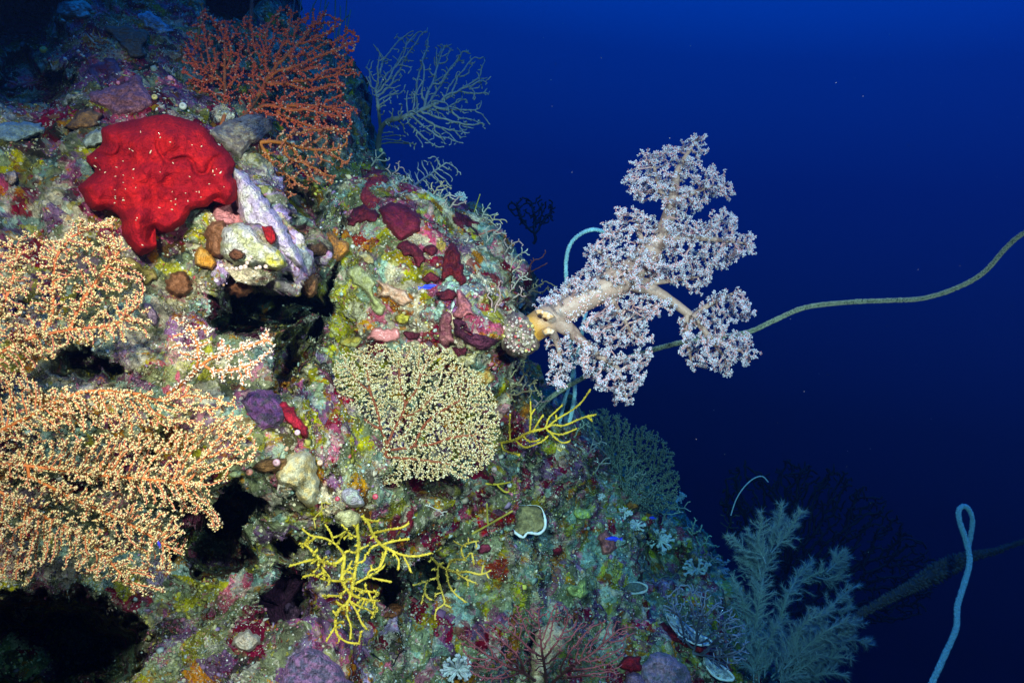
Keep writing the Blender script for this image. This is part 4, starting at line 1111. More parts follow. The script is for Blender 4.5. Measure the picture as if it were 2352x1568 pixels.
# ------------------------------------------------------------------ feathery white plumes low on the slope
def feather(name, label, spines, d0, col, seed, tilt=0.0, plen=62, hlen=16, hw=.45, gap=5, cat="black coral", dens=1.0):
    rng = np.random.default_rng(seed)
    root = thing(name, at(spines[0][0][0], spines[0][0][1], d0), label, cat)
    for sp_ in spines:
        s = spline(sp_, 10)
        dense = [s[0]]
        for q in s[1:]:
            while np.hypot(*(q - dense[-1])) > gap:
                dense.append(dense[-1] + (q - dense[-1]) / np.hypot(*(q - dense[-1])) * gap)
        s = np.array(dense); n = len(s)
        w0_ = rng.uniform(-40, 40)
        pts = [np.array([p[0], p[1], w0_ + 25 * math.sin(i * .15)]) for i, p in enumerate(s)]; par = list(range(-1, n - 1))
        T = np.gradient(s, axis=0); T /= np.linalg.norm(T, axis=1, keepdims=True)
        for i in range(3, n - 1):
            f = i / n
            for sd in (-1, 1):
                if rng.random() > .72 * dens:
                    continue
                L = plen * (1.05 - f) ** 0.6 * rng.uniform(.3, 1.35)
                a = math.radians(rng.uniform(18, 72)) * sd
                dx = T[i, 0] * math.cos(a) - T[i, 1] * math.sin(a); dy = T[i, 0] * math.sin(a) + T[i, 1] * math.cos(a)
                dw = rng.uniform(-.7, .7)
                j = i; k = int(L / 7); cv = rng.uniform(-.11, .11) - .03 * sd
                p = pts[i].copy()
                for _ in range(k):
                    dx, dy = dx - dy * cv, dy + dx * cv
                    p = p + np.array([dx, dy, dw]) * 7
                    pts.append(p.copy()); par.append(j); j = len(pts) - 1
        N_ = np.array(pts); par = np.array(par)
        d = d0 + tilt * (N_[:, 0] - 1800) / 1000 + N_[:, 2] * K * d0
        pos = at(N_[:, 0], N_[:, 1], d)
        r, kids = branch_radii(par, .9, .22, 3.5)
        V_, q, t, own, tan = tube_net(pos, par, r * K * d0, 4)
        cc = jitter_col(np.asarray(col) * .8, len(N_), rng)
        pl = mesh_obj("plume", V_, q, t, M_BR, root, cc[own])
        sel = np.repeat(np.arange(2, len(N_)), 9); m = len(sel)
        rd = rng.normal(0, 1, (m, 3)); rd -= (rd * tan[sel]).sum(1, keepdims=True) * tan[sel]
        rd /= np.linalg.norm(rd, axis=1, keepdims=True)
        dr = rd * rng.uniform(.5, 1, (m, 1)) + tan[sel] * .9
        dr /= np.linalg.norm(dr, axis=1, keepdims=True)
        pp = pos[sel] - tan[sel] * (rng.uniform(0, 7, m) * K * d0)[:, None]
        hl = hlen * K * d0 * rng.uniform(.6, 1.2, m)
        hws = np.full(m, hw * K * d0)
        a, f, c = bake(SPK_V, SPK_F, pp, frames(dr, rng), np.stack([hws, hws, hl], 1), jitter_col(col, m, rng, .25))
        tag(mesh_obj("pinnules", a, None, f, M_PO, pl, c, smooth=False), kind="stuff")


WH = (.20, .32, .33)
feather("black_coral", "pale feathery plume coral fanning up over black water at the slope foot",
        [w9((1280, 1380), (1320, 1050), (1360, 800), (1400, 600), (1450, 430), (1500, 280), (1510, 180)), w9((1430, 560), (1530, 440), (1600, 330), (1650, 240)), w9((1390, 640), (1330, 480), (1360, 330), (1340, 240)), w9((1330, 860), (1270, 620), (1180, 480), (1090, 420)), w9((1290, 1250), (1230, 950), (1120, 700)),
         w9((1420, 560), (1470, 400), (1490, 250)), w9((1350, 720), (1310, 560), (1250, 380))], 2.25, WH, 51, plen=46)
feather("black_coral", "second pale feathery plume coral curling out beside the upright plume",
        [w9((1420, 1400), (1490, 1080), (1560, 860), (1640, 720), (1740, 630)), w9((1560, 860), (1700, 740), (1830, 690), (1920, 650), (2000, 560)), w9((1840, 700), (1920, 620), (1900, 545)), w9((1560, 1350), (1760, 1090), (1900, 930), (2000, 840), (2090, 790)), w9((1880, 960), (1960, 1000), (2020, 960)), w9((1760, 740), (1900, 760), (1990, 640))], 2.35, WH, 52, plen=44)
feather("black_coral", "low spreading feathery plume coral leaning over the dark drop",
        [w9((1520, 1420), (1750, 1200), (1950, 1080), (2140, 1080)), w9((1540, 1440), (1800, 1300), (2000, 1200), (2190, 1250)), w9((1480, 1440), (1600, 1200), (1700, 1060), (1850, 1010)), w9((1520, 1500), (1750, 1400), (1900, 1330), (2050, 1350)), w9((1430, 1480), (1560, 1330), (1640, 1180)), w9((1380, 1480), (1400, 1250), (1480, 1080)), w9((1300, 1500), (1280, 1300), (1200, 1120)), w9((1340, 1520), (1330, 1340), (1350, 1180)), w9((1500, 1540), (1700, 1480), (1880, 1450), (2010, 1480)), w9((1440, 1500), (1620, 1380), (1800, 1220)), w9((1460, 1560), (1600, 1450), (1780, 1330)), w9((1560, 1400), (1900, 1180), (2060, 1130))], 2.2, (.17, .28, .30), 53, plen=54)

# ------------------------------------------------------------------ sea whips
whip("sea_whip", "long pale green sea whip stretching from the reef behind the soft coral across open water",
     [(1225, 955, 1.95), (1262, 915, 1.92), (1330, 872, 1.88), (1420, 830, 1.84), (1500, 803, 1.8), (1580, 783, 1.76), (1660, 772, 1.74), (1720, 762, 1.72), (1780, 735, 1.7), (1850, 706, 1.68), (1950, 694, 1.64), (2040, 690, 1.6), (2120, 685, 1.57), (2200, 660, 1.54), (2260, 625, 1.52), (2310, 570, 1.5), (2352, 535, 1.48), (2440, 490, 1.46)],
     4.0, (.07, .10, .06), 61, bumps=12, bcol=(.36, .41, .29), per=14)
whip("sea_whip", "pale cyan sea whip arching up to meet the soft coral from below", [(1308, 968, 2.15), (1320, 905, 2.1), (1316, 830, 2.1), (1306, 740, 2.05), (1301, 650, 2.0), (1301, 595, 2.0), (1312, 558, 2.0), (1338, 535, 2.0), (1366, 527, 2.0), (1395, 536, 2.02)], 3.4, (.45, .82, .92), 62, bumps=8, bcol=(.55, .88, .92))
whip("sea_whip", "pale cyan straight sea whip partly hidden behind the soft coral's lower branches", [(1284, 975, 2.15), (1298, 915, 2.1), (1312, 870, 2.1), (1334, 780, 2.05), (1342, 735, 2.05), (1352, 690, 2.1)], 3.0, (.45, .82, .92), 63, bumps=8, bcol=(.55, .88, .92))
whip("sea_whip", "white sea whip with a narrow loop at its top standing in black water", w8((1840, 1620), (1890, 1530), (1955, 1390), (2015, 1250), (2022, 1140), (2055, 1030), (2082, 920), (2066, 820), (2036, 730), (2028, 670), (2050, 645), (2080, 662), (2097, 715), (2088, 790), (2078, 850), (2080, 900)) and
     [(u, v, d) for (u, v), d in zip(w8((1840, 1620), (1890, 1530), (1955, 1390), (2015, 1250), (2022, 1140), (2055, 1030), (2082, 920), (2066, 820), (2036, 730), (2028, 670), (2050, 645), (2080, 662), (2097, 715), (2088, 790), (2078, 850), (2080, 900)), np.concatenate([np.linspace(2.15, 2.3, 8), np.linspace(2.3, 2.34, 8)]))],
     5.6, (.26, .58, .72), 64, bumps=12, bcol=(.34, .68, .80), rr=[4.9, 4.8, 4.7, 4.5, 4.4, 4.1, 4.0, 3.8, 3.8, 3.6])
whip("sea_whip", "dark thick rope of a sea whip slanting behind the looped white one", [(u, v, d) for (u, v), d in zip(w8((1400, 1260), (1540, 1180), (1700, 1090), (1800, 1040), (1900, 985), (2000, 930), (2080, 895), (2200, 870), (2300, 835), (2480, 780)), np.linspace(2.5, 2.75, 10))],
     12, (.05, .04, .035), 65, rr=[8, 8, 9, 11, 16, 15, 9, 6, 5, 4], bumps=2.5, bcol=(.09, .08, .07), sides=10)
whip("sea_whip", "thin white hooked sea whip far down the slope against navy water", [(u, v, 2.9) for u, v in w8((900, 690), (925, 615), (962, 555), (1010, 510), (1055, 497), (1085, 525))], 1.4, (.5, .55, .55), 66)
rs = np.random.default_rng(70)
for i in range(15):
    u0 = 655 + i * 9.5 + rs.uniform(-6, 6); top_ = rs.uniform(-60, 40)
    whip("sea_whip", "thin dim blue sea whip among the upright ones behind the red sea fan", [(u0 + rs.uniform(-10, 10), 300 + rs.uniform(-30, 40), 2.55), (u0 + rs.uniform(-6, 10), 180, 2.6), (u0 + rs.uniform(0, 22), 70, 2.65), (u0 + rs.uniform(5, 42), top_, 2.7)], rs.uniform(1.1, 1.9), (.2, .24, .22), 71 + i, group="thin upright sea whips at the top of the slope", per=6, sides=5)
whip("sea_whip", "brownish upright stalk standing among the red sea fan's twigs", [(572, 110, 2.3), (575, 60, 2.3), (579, 0, 2.3), (584, -60, 2.3)], 5, (.22, .14, .12), 90, bumps=2, rr=[6, 4.5, 3.5, 3])

# ------------------------------------------------------------------ sponges, crusts and cushions
RED = (.50, .010, .012); MAR = (.17, .012, .022)
_red = mound("red_sponge", "big bright red lumpy sponge draped over the rock", w1((690, 870), (780, 840), (960, 800), (1100, 775), (1200, 790), (1330, 830), (1400, 880), (1460, 960), (1540, 1020), (1600, 1110), (1572, 1190), (1612, 1250), (1610, 1340), (1540, 1390), (1470, 1350), (1400, 1400), (1310, 1420), (1280, 1460), (1240, 1520)) + w3((1290, 240), (1200, 210), (1180, 290), (1220, 340), (1110, 410), (1050, 390), (950, 260), (930, 120), (830, 60), (760, 70), (690, 40)) + w1((560, 1330), (530, 1270), (590, 1210), (640, 1160), (600, 1120), (590, 1060), (660, 1010), (690, 960)),
             RED, 66, lift=0.13, edge=46, bumps=(20, 75), lumps=70, gain=.45, mat=M_RSPG, crease=(17, 80), rough_edge=.35, seed=3, ring=48, col2=(.33, .006, .012), split=26, follow=.3)
# pale flecks on it
_fr = np.random.default_rng(8)
_v = np.array([v.co[:] for v in _red.data.vertices]); _nn = np.array([v.normal[:] for v in _red.data.vertices])
_c = np.where((_nn[:, 1] < -.55) & (np.arange(len(_v)) < len(_v) * .85))[0]
_rw = np.hypot(_v[_c, 0] - _v[_c, 0].mean(), _v[_c, 2] - _v[_c, 2].mean()); _pick = _fr.choice(_c, 52, replace=False, p=_rw / _rw.sum())
_sz = _fr.uniform(.0007, .0017, 52)
_a, _f, _cc = bake(ICO_V, ICO_F, _v[_pick] + _nn[_pick] * .001, frames(_fr.normal(0, 1, (52, 3)), _fr), np.stack([_sz * .7, _sz * .7, _sz * _fr.uniform(1, 3, 52)], 1), jitter_col((.75, .60, .38), 52, _fr))
tag(mesh_obj("fleck_cover", _a, None, _f, M_PO, _red, _cc), kind="stuff")

mound("encrusted_ledge", "bright lilac and white crusted ledge jutting over the cave", [(535, 392), (560, 400), (590, 432), (620, 470), (648, 508), (672, 548), (698, 596), (692, 612), (664, 598), (640, 585), (610, 560), (590, 560), (560, 520), (545, 470)], (.52, .42, .55), 34, lift=0.03, bumps=(7, 16), lumps=9, seed=4, col2=(.68, .64, .55), split=12, cat="crust", mat=M_CRUST, ring=24, follow=0, thin_by=.9)
mound("yellow_crust", "pale yellow green crusted rock lip between the brown sponge and the lilac ledge", [(520, 520), (560, 515), (600, 545), (640, 575), (655, 600), (600, 612), (560, 612), (520, 600), (505, 560)], (.50, .50, .28), 30, lift=0.025, bumps=(8, 14), lumps=8, seed=5, col2=(.62, .60, .50), split=12, cat="crust", mat=M_CRUST, ring=20, follow=0, thin_by=.9)
mound("pink_crust", "salmon pink film of sponge under the big red sponge's corner", [(486, 485), (515, 462), (545, 450), (562, 470), (560, 500), (565, 515), (530, 518), (500, 512)], (.66, .25, .24), 14, lift=0.045, seed=6, cat="sponge", bumps=(3, 20))
SP = [
    ("red_sponge", "tiny scarlet sponge spot on the lilac ledge", [(604, 524), (622, 520), (634, 540), (628, 560), (612, 552)], RED, 8, .075, (2, 15), 0, None),
    ("yellow_sponge", "lemon yellow sponge lump at the ledge tip over the cave", [(606, 588), (630, 574), (652, 590), (652, 615), (628, 622), (610, 612)], (.55, .50, .06), 18, .07, (5, 10), 7, (.62, .58, .25)),
    ("brown_sponge", "chestnut brown sponge slab below the red sponge", [(474, 525), (492, 507), (518, 508), (528, 545), (532, 580), (505, 590), (480, 582), (470, 555)], (.22, .085, .03), 20, .05, (3, 14), 0, (.3, .13, .06)),
    ("orange_sponge", "bright orange lumpy sponge under the chestnut slab", [(446, 585), (462, 568), (485, 585), (500, 602), (488, 616), (462, 616), (448, 605)], (.68, .30, .03), 16, .05, (4, 9), 8, (.72, .38, .08)),
    ("brown_sponge", "round brown sponge ball near the cream sea fan tips", ell(412, 655, 31, 29), (.19, .07, .025), 24, .035, (3, 15), 0, (.30, .12, .05), 0),
    ("brown_sponge", "round brown sponge ball hanging in the cave mouth", ell(547, 648, 36, 34), (.16, .055, .022), 26, .06, (3, 15), 0, (.28, .10, .04), 0),
    ("brown_sponge", "oval brown sponge on the cave's far wall", ell(708, 648, 22, 38, -12), (.17, .065, .025), 20, .04, (3, 15), 0, (.24, .11, .04), 0),
    ("brown_sponge", "small brown knob between ledge and chestnut slab", ell(543, 585, 17, 15), (.17, .065, .03), 13, .075, (2, 9), 0, None),
    ("sponge", "grey green lobed sponge dangling below the cave's brown ball", [(490, 672), (515, 662), (530, 685), (528, 705), (512, 722), (497, 715), (500, 695)], (.34, .36, .22), 14, .05, (3, 12), 0, None),
    ("orange_sponge", "knobby orange sponge cup on the shadowed overhang", w5((505, 230), (560, 222), (600, 285), (672, 300), (690, 345), (645, 430), (570, 455), (500, 410), (525, 330)), (.66, .26, .03), 22, .03, (6, 11), 10, (.50, .20, .05)),
    ("brown_sponge", "dark brown sponge shelf beside the orange cup", w5((330, 350), (400, 320), (490, 300), (520, 360), (500, 415), (400, 400), (335, 385)), (.15, .07, .03), 16, .03, (4, 12), 0, None),
    ("red_sponge", "upright dull red sponge finger at the reef crest", w2((890, 1200), (960, 1165), (1040, 1150), (1062, 1200), (1035, 1290), (1015, 1370), (980, 1425), (900, 1425), (868, 1340)), (.24, .018, .03), 24, .03, (4, 18), 0, (.3, .03, .03)),
    ("red_sponge", "maroon sponge lump at the foot of the upright finger", w2((790, 1490), (850, 1395), (920, 1405), (995, 1440), (970, 1505), (880, 1510), (800, 1540)), MAR, 18, .03, (4, 14), 12, None),
    ("red_sponge", "largest wine red sponge lobe on the reef crest", w2((1015, 1400), (1150, 1372), (1250, 1425), (1300, 1510), (1255, 1580), (1150, 1645), (1085, 1570), (1030, 1490)), (.20, .012, .03), 26, .03, (5, 20), 22, (.14, .01, .02)),
    ("red_sponge", "plum red sponge at the outer reef edge under the green frond", w2((1480, 1450), (1540, 1430), (1620, 1470), (1690, 1510), (1685, 1570), (1620, 1600), (1540, 1550), (1490, 1500)), (.15, .012, .03), 20, .03, (3, 14), 0, None),
    ("red_sponge", "bean shaped maroon sponge with fine pores", w5((1058, 340), (1110, 303), (1180, 318), (1240, 365), (1292, 420), (1262, 490), (1222, 512), (1175, 440), (1100, 402)), MAR, 22, .02, (2, 18), 0, None),
    ("red_sponge", "small maroon sponge touching the bean shaped one", w5((1268, 345), (1330, 322), (1372, 370), (1335, 430), (1280, 402)), MAR, 15, .02, (2, 12), 0, None),
    ("red_sponge", "maroon sponge right above the blue fish", w5((1248, 585), (1320, 540), (1380, 570), (1372, 620), (1290, 622)), MAR, 14, .02, (2, 12), 0, None),
    ("red_sponge", "smooth maroon kidney shaped sponge below the blue fish", w5((1362, 705), (1440, 672), (1522, 690), (1512, 750), (1432, 775), (1380, 745)), (.15, .010, .02), 18, .02, (2, 14), 0, None),
    ("red_sponge", "ragged dark red sponge with deep folds on the sunlit wall", w5((1425, 400), (1500, 318), (1560, 430), (1582, 560), (1602, 640), (1540, 645), (1480, 575), (1415, 625), (1400, 560)), (.20, .012, .015), 18, .015, (9, 9), 10, (.10, .008, .012)),
    ("pink_sponge", "coral pink forked sponge near the soft coral foot", w5((1535, 690), (1580, 715), (1640, 810), (1670, 890), (1610, 875), (1560, 912), (1490, 872), (1530, 800)), (.55, .17, .17), 16, .02, (4, 12), 0, None),
    ("red_sponge", "dusky rose column of sponge above the sand coloured fan", w5((1400, 870), (1460, 848), (1492, 910), (1482, 1000), (1512, 1070), (1440, 1112), (1380, 1070), (1390, 960)), (.24, .06, .08), 16, .02, (5, 10), 0, (.35, .12, .12)),
    ("purple_sponge", "black purple sponge mat beside the bead covered rock", w5((1500, 910), (1590, 930), (1580, 1000), (1800, 1040), (1850, 1080), (1760, 1150), (1650, 1120), (1520, 1040)), (.06, .012, .03), 14, .02, (6, 9), 0, (.14, .03, .06)),
    ("red_sponge", "dark cherry ball sponge on the cream crust", ell(1023, 802, 17, 13), (.10, .01, .018), 11, .02, (2, 8), 0, None),
    ("red_sponge", "dark cherry ball sponge touching the purple mat", ell(1055, 807, 18, 13), (.11, .012, .025), 11, .02, (2, 8), 0, None),
    ("red_sponge", "dark maroon strip of sponge next to the pink oval sea squirt", w5((1105, 1000), (1222, 1008), (1225, 1062), (1130, 1062)), (.12, .012, .025), 10, .02, (3, 9), 0, None),
    ("green_sponge", "pale olive porous sponge flowing down the wall", w5((690, 500), (760, 478), (820, 540), (892, 600), (882, 680), (920, 740), (970, 790), (972, 860), (930, 888), (880, 850), (868, 760), (800, 690), (740, 640), (680, 580)), (.42, .41, .15), 18, .015, (3, 16), 0, (.50, .48, .24)),
    ("peach_sponge", "peach coloured crusty sponge beside the pale olive one", w5((905, 615), (970, 618), (1070, 650), (1140, 690), (1172, 770), (1110, 802), (1030, 772), (970, 742), (920, 730), (935, 680)), (.64, .34, .20), 15, .02, (5, 12), 0, (.70, .46, .32)),
    ("yellow_sponge", "yellow ochre sponge cap above the pale olive sponge", w5((750, 405), (830, 388), (885, 450), (855, 492), (780, 442)), (.56, .40, .14), 12, .015, (3, 10), 0, (.48, .40, .2)),
    ("yellow_sponge", "small bright yellow sponge under the peach one", w5((1040, 880), (1100, 858), (1162, 890), (1135, 942), (1060, 932)), (.62, .50, .06), 11, .015, (3, 8), 0, None),
    ("yellow_sponge", "mustard sponge patch at the sand coloured fan's upper rim", w5((590, 1085), (700, 1038), (795, 1050), (765, 1110), (640, 1115)), (.48, .36, .05), 12, .015, (5, 9), 0, (.40, .36, .12)),
    ("cream_crust", "buttery cream crust hugging the sand coloured fan's upper corner", w5((1375, 1100), (1500, 1128), (1560, 1190), (1690, 1158), (1682, 1212), (1600, 1282), (1540, 1252), (1450, 1182)), (.60, .50, .20), 11, .02, (4, 10), 0, (.62, .56, .36)),
    ("orange_sponge", "rusty orange sponge between the olive fan and sand coloured fan", w5((1650, 1335), (1760, 1300), (1832, 1360), (1742, 1422), (1680, 1402)), (.48, .24, .04), 13, .02, (5, 8), 0, (.52, .40, .14)),
    ("purple_sponge", "violet sponge patch beside the cream fan polyps", [(556, 912), (600, 893), (645, 915), (660, 950), (640, 980), (598, 988), (565, 960)], (.24, .09, .22), 7, .02, (5, 9), 0, (.12, .09, .12)),
    ("red_sponge", "scarlet sponge streak running down from the violet patch", [(634, 925), (660, 926), (688, 955), (706, 990), (700, 1004), (680, 985), (652, 962)], (.42, .012, .03), 9, .03, (3, 10), 0, None),
    ("cream_sponge", "large fuzzy cream sponge slab jutting above a dark hollow", w7((80, 392), (180, 268), (290, 288), (332, 430), (312, 540), (262, 572), (180, 482), (98, 445)), (.58, .44, .18), 20, .03, (5, 18), 0, (.50, .46, .28)),
    ("cream_sponge", "round pale yellow sponge cushion above the golden coral", w7((420, 622), (500, 588), (572, 640), (542, 692), (450, 698)), (.62, .56, .32), 20, .03, (3, 14), 0, (.56, .50, .24)),
    ("sponge", "mint grey sponge patch over the round yellow cushion", w7((448, 512), (505, 462), (562, 490), (592, 562), (520, 575)), (.50, .52, .42), 12, .02, (4, 12), 0, (.42, .36, .40)),
    ("pink_crust", "lilac and pink crusted knoll at the bottom edge of the slope", w7((130, 1480), (190, 1395), (300, 1370), (420, 1440), (480, 1530), (540, 1640), (100, 1640), (110, 1540)), (.36, .17, .30), 26, .03, (10, 14), 12, (.16, .13, .20)),
    ("purple_sponge", "black plum sponge sheet down the bottom rock face", w7((10, 1010), (150, 950), (262, 940), (222, 1080), (150, 1130), (165, 1290), (90, 1380), (0, 1365), (-10, 1150)), (.045, .01, .028), 16, .02, (4, 18), 0, None),
    ("purple_sponge", "dusky mauve flap beside the black plum sponge", w7((135, 1110), (190, 1098), (222, 1170), (204, 1290), (162, 1300)), (.20, .09, .15), 12, .05, (3, 12), 0, None),
    ("orange_sponge", "rust brown round sponge in the hollow between the yellow corals", w7((690, 1170), (740, 1130), (785, 1120), (802, 1165), (750, 1208), (692, 1200)), (.30, .10, .03), 14, .03, (3, 10), 0, None),
    ("peach_sponge", "tall peach barrel sponge standing behind the fine maroon fan", w7((1555, 1290), (1640, 1218), (1720, 1258), (1742, 1320), (1690, 1402), (1640, 1470), (1600, 1570), (1530, 1570), (1530, 1400)), (.80, .50, .26), 30, .16, (4, 14), 0, (.74, .52, .30)),
    ("red_sponge", "small dark red sponge on the teal rubble", w7((1648, 835), (1690, 788), (1702, 830), (1652, 848)), (.30, .015, .02), 10, .02, (2, 9), 0, None),
    ("red_sponge", "rosy sponge spot under the plate coral", w7((1235, 790), (1290, 786), (1295, 832), (1238, 834)), (.28, .03, .06), 9, .02, (2, 9), 0, None),
    ("red_sponge", "long blood red sponge strip under the white blade", w8((520, 1232), (590, 1228), (660, 1285), (760, 1330), (832, 1390), (805, 1415), (700, 1345), (560, 1292)), (.42, .012, .015), 12, .03, (3, 14), 0, None),
    ("red_sponge", "blocky blood red sponge beside the lilac boulder", w8((348, 1412), (400, 1384), (450, 1398), (458, 1450), (400, 1468), (344, 1442)), (.40, .010, .018), 18, .03, (3, 10), 0, None),
    ("pink_crust", "lilac pink boulder of crust at the bottom of the slope", w8((500, 1382), (560, 1368), (640, 1410), (702, 1470), (695, 1535), (640, 1580), (560, 1590), (470, 1540), (455, 1450)), (.48, .26, .36), 24, .03, (9, 11), 9, (.26, .2, .24)),
    ("pink_crust", "smaller rose crust hump leaning on the lilac boulder", w8((375, 1485), (430, 1465), (470, 1500), (490, 1570), (420, 1590), (370, 1550)), (.42, .2, .28), 16, .03, (4, 12), 0, None),
    ("pink_sponge", "salmon pink sponge behind the lower blue fish", w8((248, 790), (290, 764), (322, 800), (332, 860), (282, 886), (248, 842)), (.55, .16, .14), 13, .03, (3, 12), 0, None),
    ("orange_sponge", "round rusty orange sponge by the pale soft coral sprigs", w8((378, 632), (420, 612), (444, 650), (402, 668)), (.55, .20, .03), 12, .03, (3, 9), 0, None),
    ("yellow_sponge", "pale lemon sponge clump low on the teal rubble", w8((88, 1042), (140, 1030), (180, 1008), (192, 1080), (150, 1112), (100, 1082)), (.50, .55, .16), 13, .03, (5, 9), 8, None),
    ("yellow_sponge", "acid yellow sponge patch on the teal rubble", w8((128, 662), (170, 655), (205, 680), (190, 712), (132, 702)), (.45, .52, .08), 11, .03, (4, 9), 0, (.4, .5, .2)),
    ("red_sponge", "dark red sponge knob at the plumes' shadowed foot", w8((15, 870), (50, 840), (66, 868), (32, 888)), (.30, .015, .03), 9, .03, (2, 8), 0, None),
    ("yellow_sponge", "greenish yellow sponge cluster beside the feathery plumes", w8((820, 1020), (870, 1005), (930, 1040), (950, 1080), (900, 1105), (840, 1060)), (.42, .48, .12), 14, .04, (6, 8), 9, (.5, .55, .4)),
    ("grey_coral", "pale teal ribbed coral tongue on the shadowed flank", w1((-20, 850), (100, 832), (200, 828), (282, 850), (272, 915), (150, 962), (-20, 945)), (.34, .44, .38), 15, .03, (3, 10), 0, (.25, .33, .3)),
    ("grey_coral", "flat mint grey slab tucked behind the big red sponge", w1((560, 955), (640, 885), (700, 876), (702, 940), (665, 992), (585, 1005)), (.40, .44, .34), 9, .03, (2, 20), 0, None),
    ("grey_coral", "blue grey ribbed coral slab on the dim upper slope", w1((918, 92), (985, 85), (1050, 100), (1172, 200), (1160, 232), (1060, 232), (960, 155)), (.38, .46, .5), 14, .03, (5, 7), 0, (.2, .25, .3)),
    ("grey_coral", "pale blue lump of coral on the shadowed top of the slope", w1((378, 40), (480, -5), (600, 30), (605, 100), (560, 130), (480, 120), (400, 90)), (.46, .5, .42), 18, .03, (6, 14), 10, (.30, .36, .28)),
    ("pink_crust", "dusty rose crust cushion full of holes above the big red sponge", w1((600, 640), (700, 600), (860, 560), (940, 500), (985, 600), (1055, 700), (960, 765), (800, 785), (700, 725), (620, 700)), (.42, .17, .20), 18, .02, (8, 10), 9, (.30, .12, .16)),
    ("red_sponge", "dark wine crust on the upper slope over the rose cushion", w1((600, 450), (690, 415), (765, 400), (822, 500), (765, 600), (655, 565)), (.15, .02, .04), 14, .02, (6, 12), 0, (.2, .08, .12)),
    ("orange_sponge", "dull orange brown fan of sponge on the shadowed flank", w1((440, 862), (500, 790), (565, 738), (682, 760), (655, 850), (540, 872)), (.34, .16, .05), 14, .03, (3, 16), 0, None),
    ("cream_sponge", "knobbly cream sponge caught in the red sea fan", w1((1515, 380), (1545, 330), (1565, 292), (1602, 330), (1592, 410), (1540, 432)), (.60, .44, .16), 14, .10, (6, 8), 8, None),
    ("tan_sponge", "tan speckled sponge mound at the red sea fans' foot", w1((1425, 905), (1500, 830), (1650, 785), (1800, 775), (1855, 830), (1785, 930), (1695, 985), (1640, 1075), (1560, 1035)), (.40, .32, .22), 24, .05, (7, 9), 8, (.24, .17, .13)),
    ("peach_sponge", "pale peach ball on the dim flank near the frame edge", ell(26, 409, 17, 17), (.60, .42, .30), 14, .03, (3, 9), 0, None),
    ("violet_sponge", "deep violet sponge glimpsed through the upper orange fan", w3((-20, 700), (60, 720), (130, 790), (100, 880), (40, 850), (-20, 800)), (.16, .07, .30), 12, .02, (3, 12), 0, None),
    ("purple_sponge", "black plum sponge in the gap between the two big orange fans", w3((535, 1210), (640, 1165), (760, 1190), (850, 1250), (800, 1290), (640, 1285), (560, 1250)), (.07, .02, .05), 14, .02, (5, 12), 0, (.14, .05, .10)),
    ("mauve_sponge", "greyish mauve sponge tongue at the small fan's left tips", w3((1110, 790), (1160, 785), (1225, 890), (1205, 950), (1150, 910)), (.30, .20, .26), 12, .03, (3, 10), 0, None),
    ("sponge", "olive yellow ragged sponge at the upper fan's edge", w3((910, 440), (1010, 430), (1160, 520), (1230, 560), (1140, 640), (1080, 620), (1000, 520)), (.36, .28, .06), 13, .02, (5, 10), 0, (.30, .2, .07)),
    ("cream_sponge", "beige lumpy sponge by the bottom hollow's rim", w4((1190, 1330), (1280, 1300), (1330, 1340), (1290, 1400), (1200, 1390)), (.52, .46, .34), 16, .02, (5, 10), 8, (.5, .40, .28)),
    ("brown_sponge", "brown fleshy sponge behind the cream slab with a twig across it", w7((-30, 330), (60, 300), (150, 310), (140, 360), (60, 385), (-20, 375)), (.26, .13, .04), 13, .03, (3, 12), 0, None),
]
for i, (nm, lab, ol, col, th, lf, bm, lu, c2, *fl) in enumerate(SP):
    mound(nm, lab, ol, col, th, lift=lf, bumps=bm, lumps=lu, seed=100 + i, col2=c2 if c2 is not None else tuple(x * .5 for x in col), follow=0 if fl else .72, thin_by=1.0 if fl else .75, gain=.5, split=9, cat="crust" if "crust" in nm else ("coral" if "coral" in nm else "sponge"), ring=20, mat=M_CRUST if 'crust' in nm or nm == 'purple_sponge' else None)
mound("sea_squirt", "smooth glossy pink oval sea squirt on the mid slope", w5((835, 1030), (860, 990), (960, 978), (1060, 985), (1096, 1030), (1055, 1070), (960, 1082), (870, 1075)), (.68, .24, .22), 20, lift=0.02, bumps=(.6, 30), mat=M_SMOOTH, seed=190, cat="sea squirt")
mound("plate_coral", "brown plate coral shelf with a pale edge on the dim upper slope", w1((715, 195), (850, 180), (985, 220), (1000, 270), (975, 310), (992, 370), (920, 392), (860, 362), (800, 282)), (.14, .10, .06), 5, lift=0.07, edge=8, bumps=(1.5, 20), seed=191, cat="plate coral")


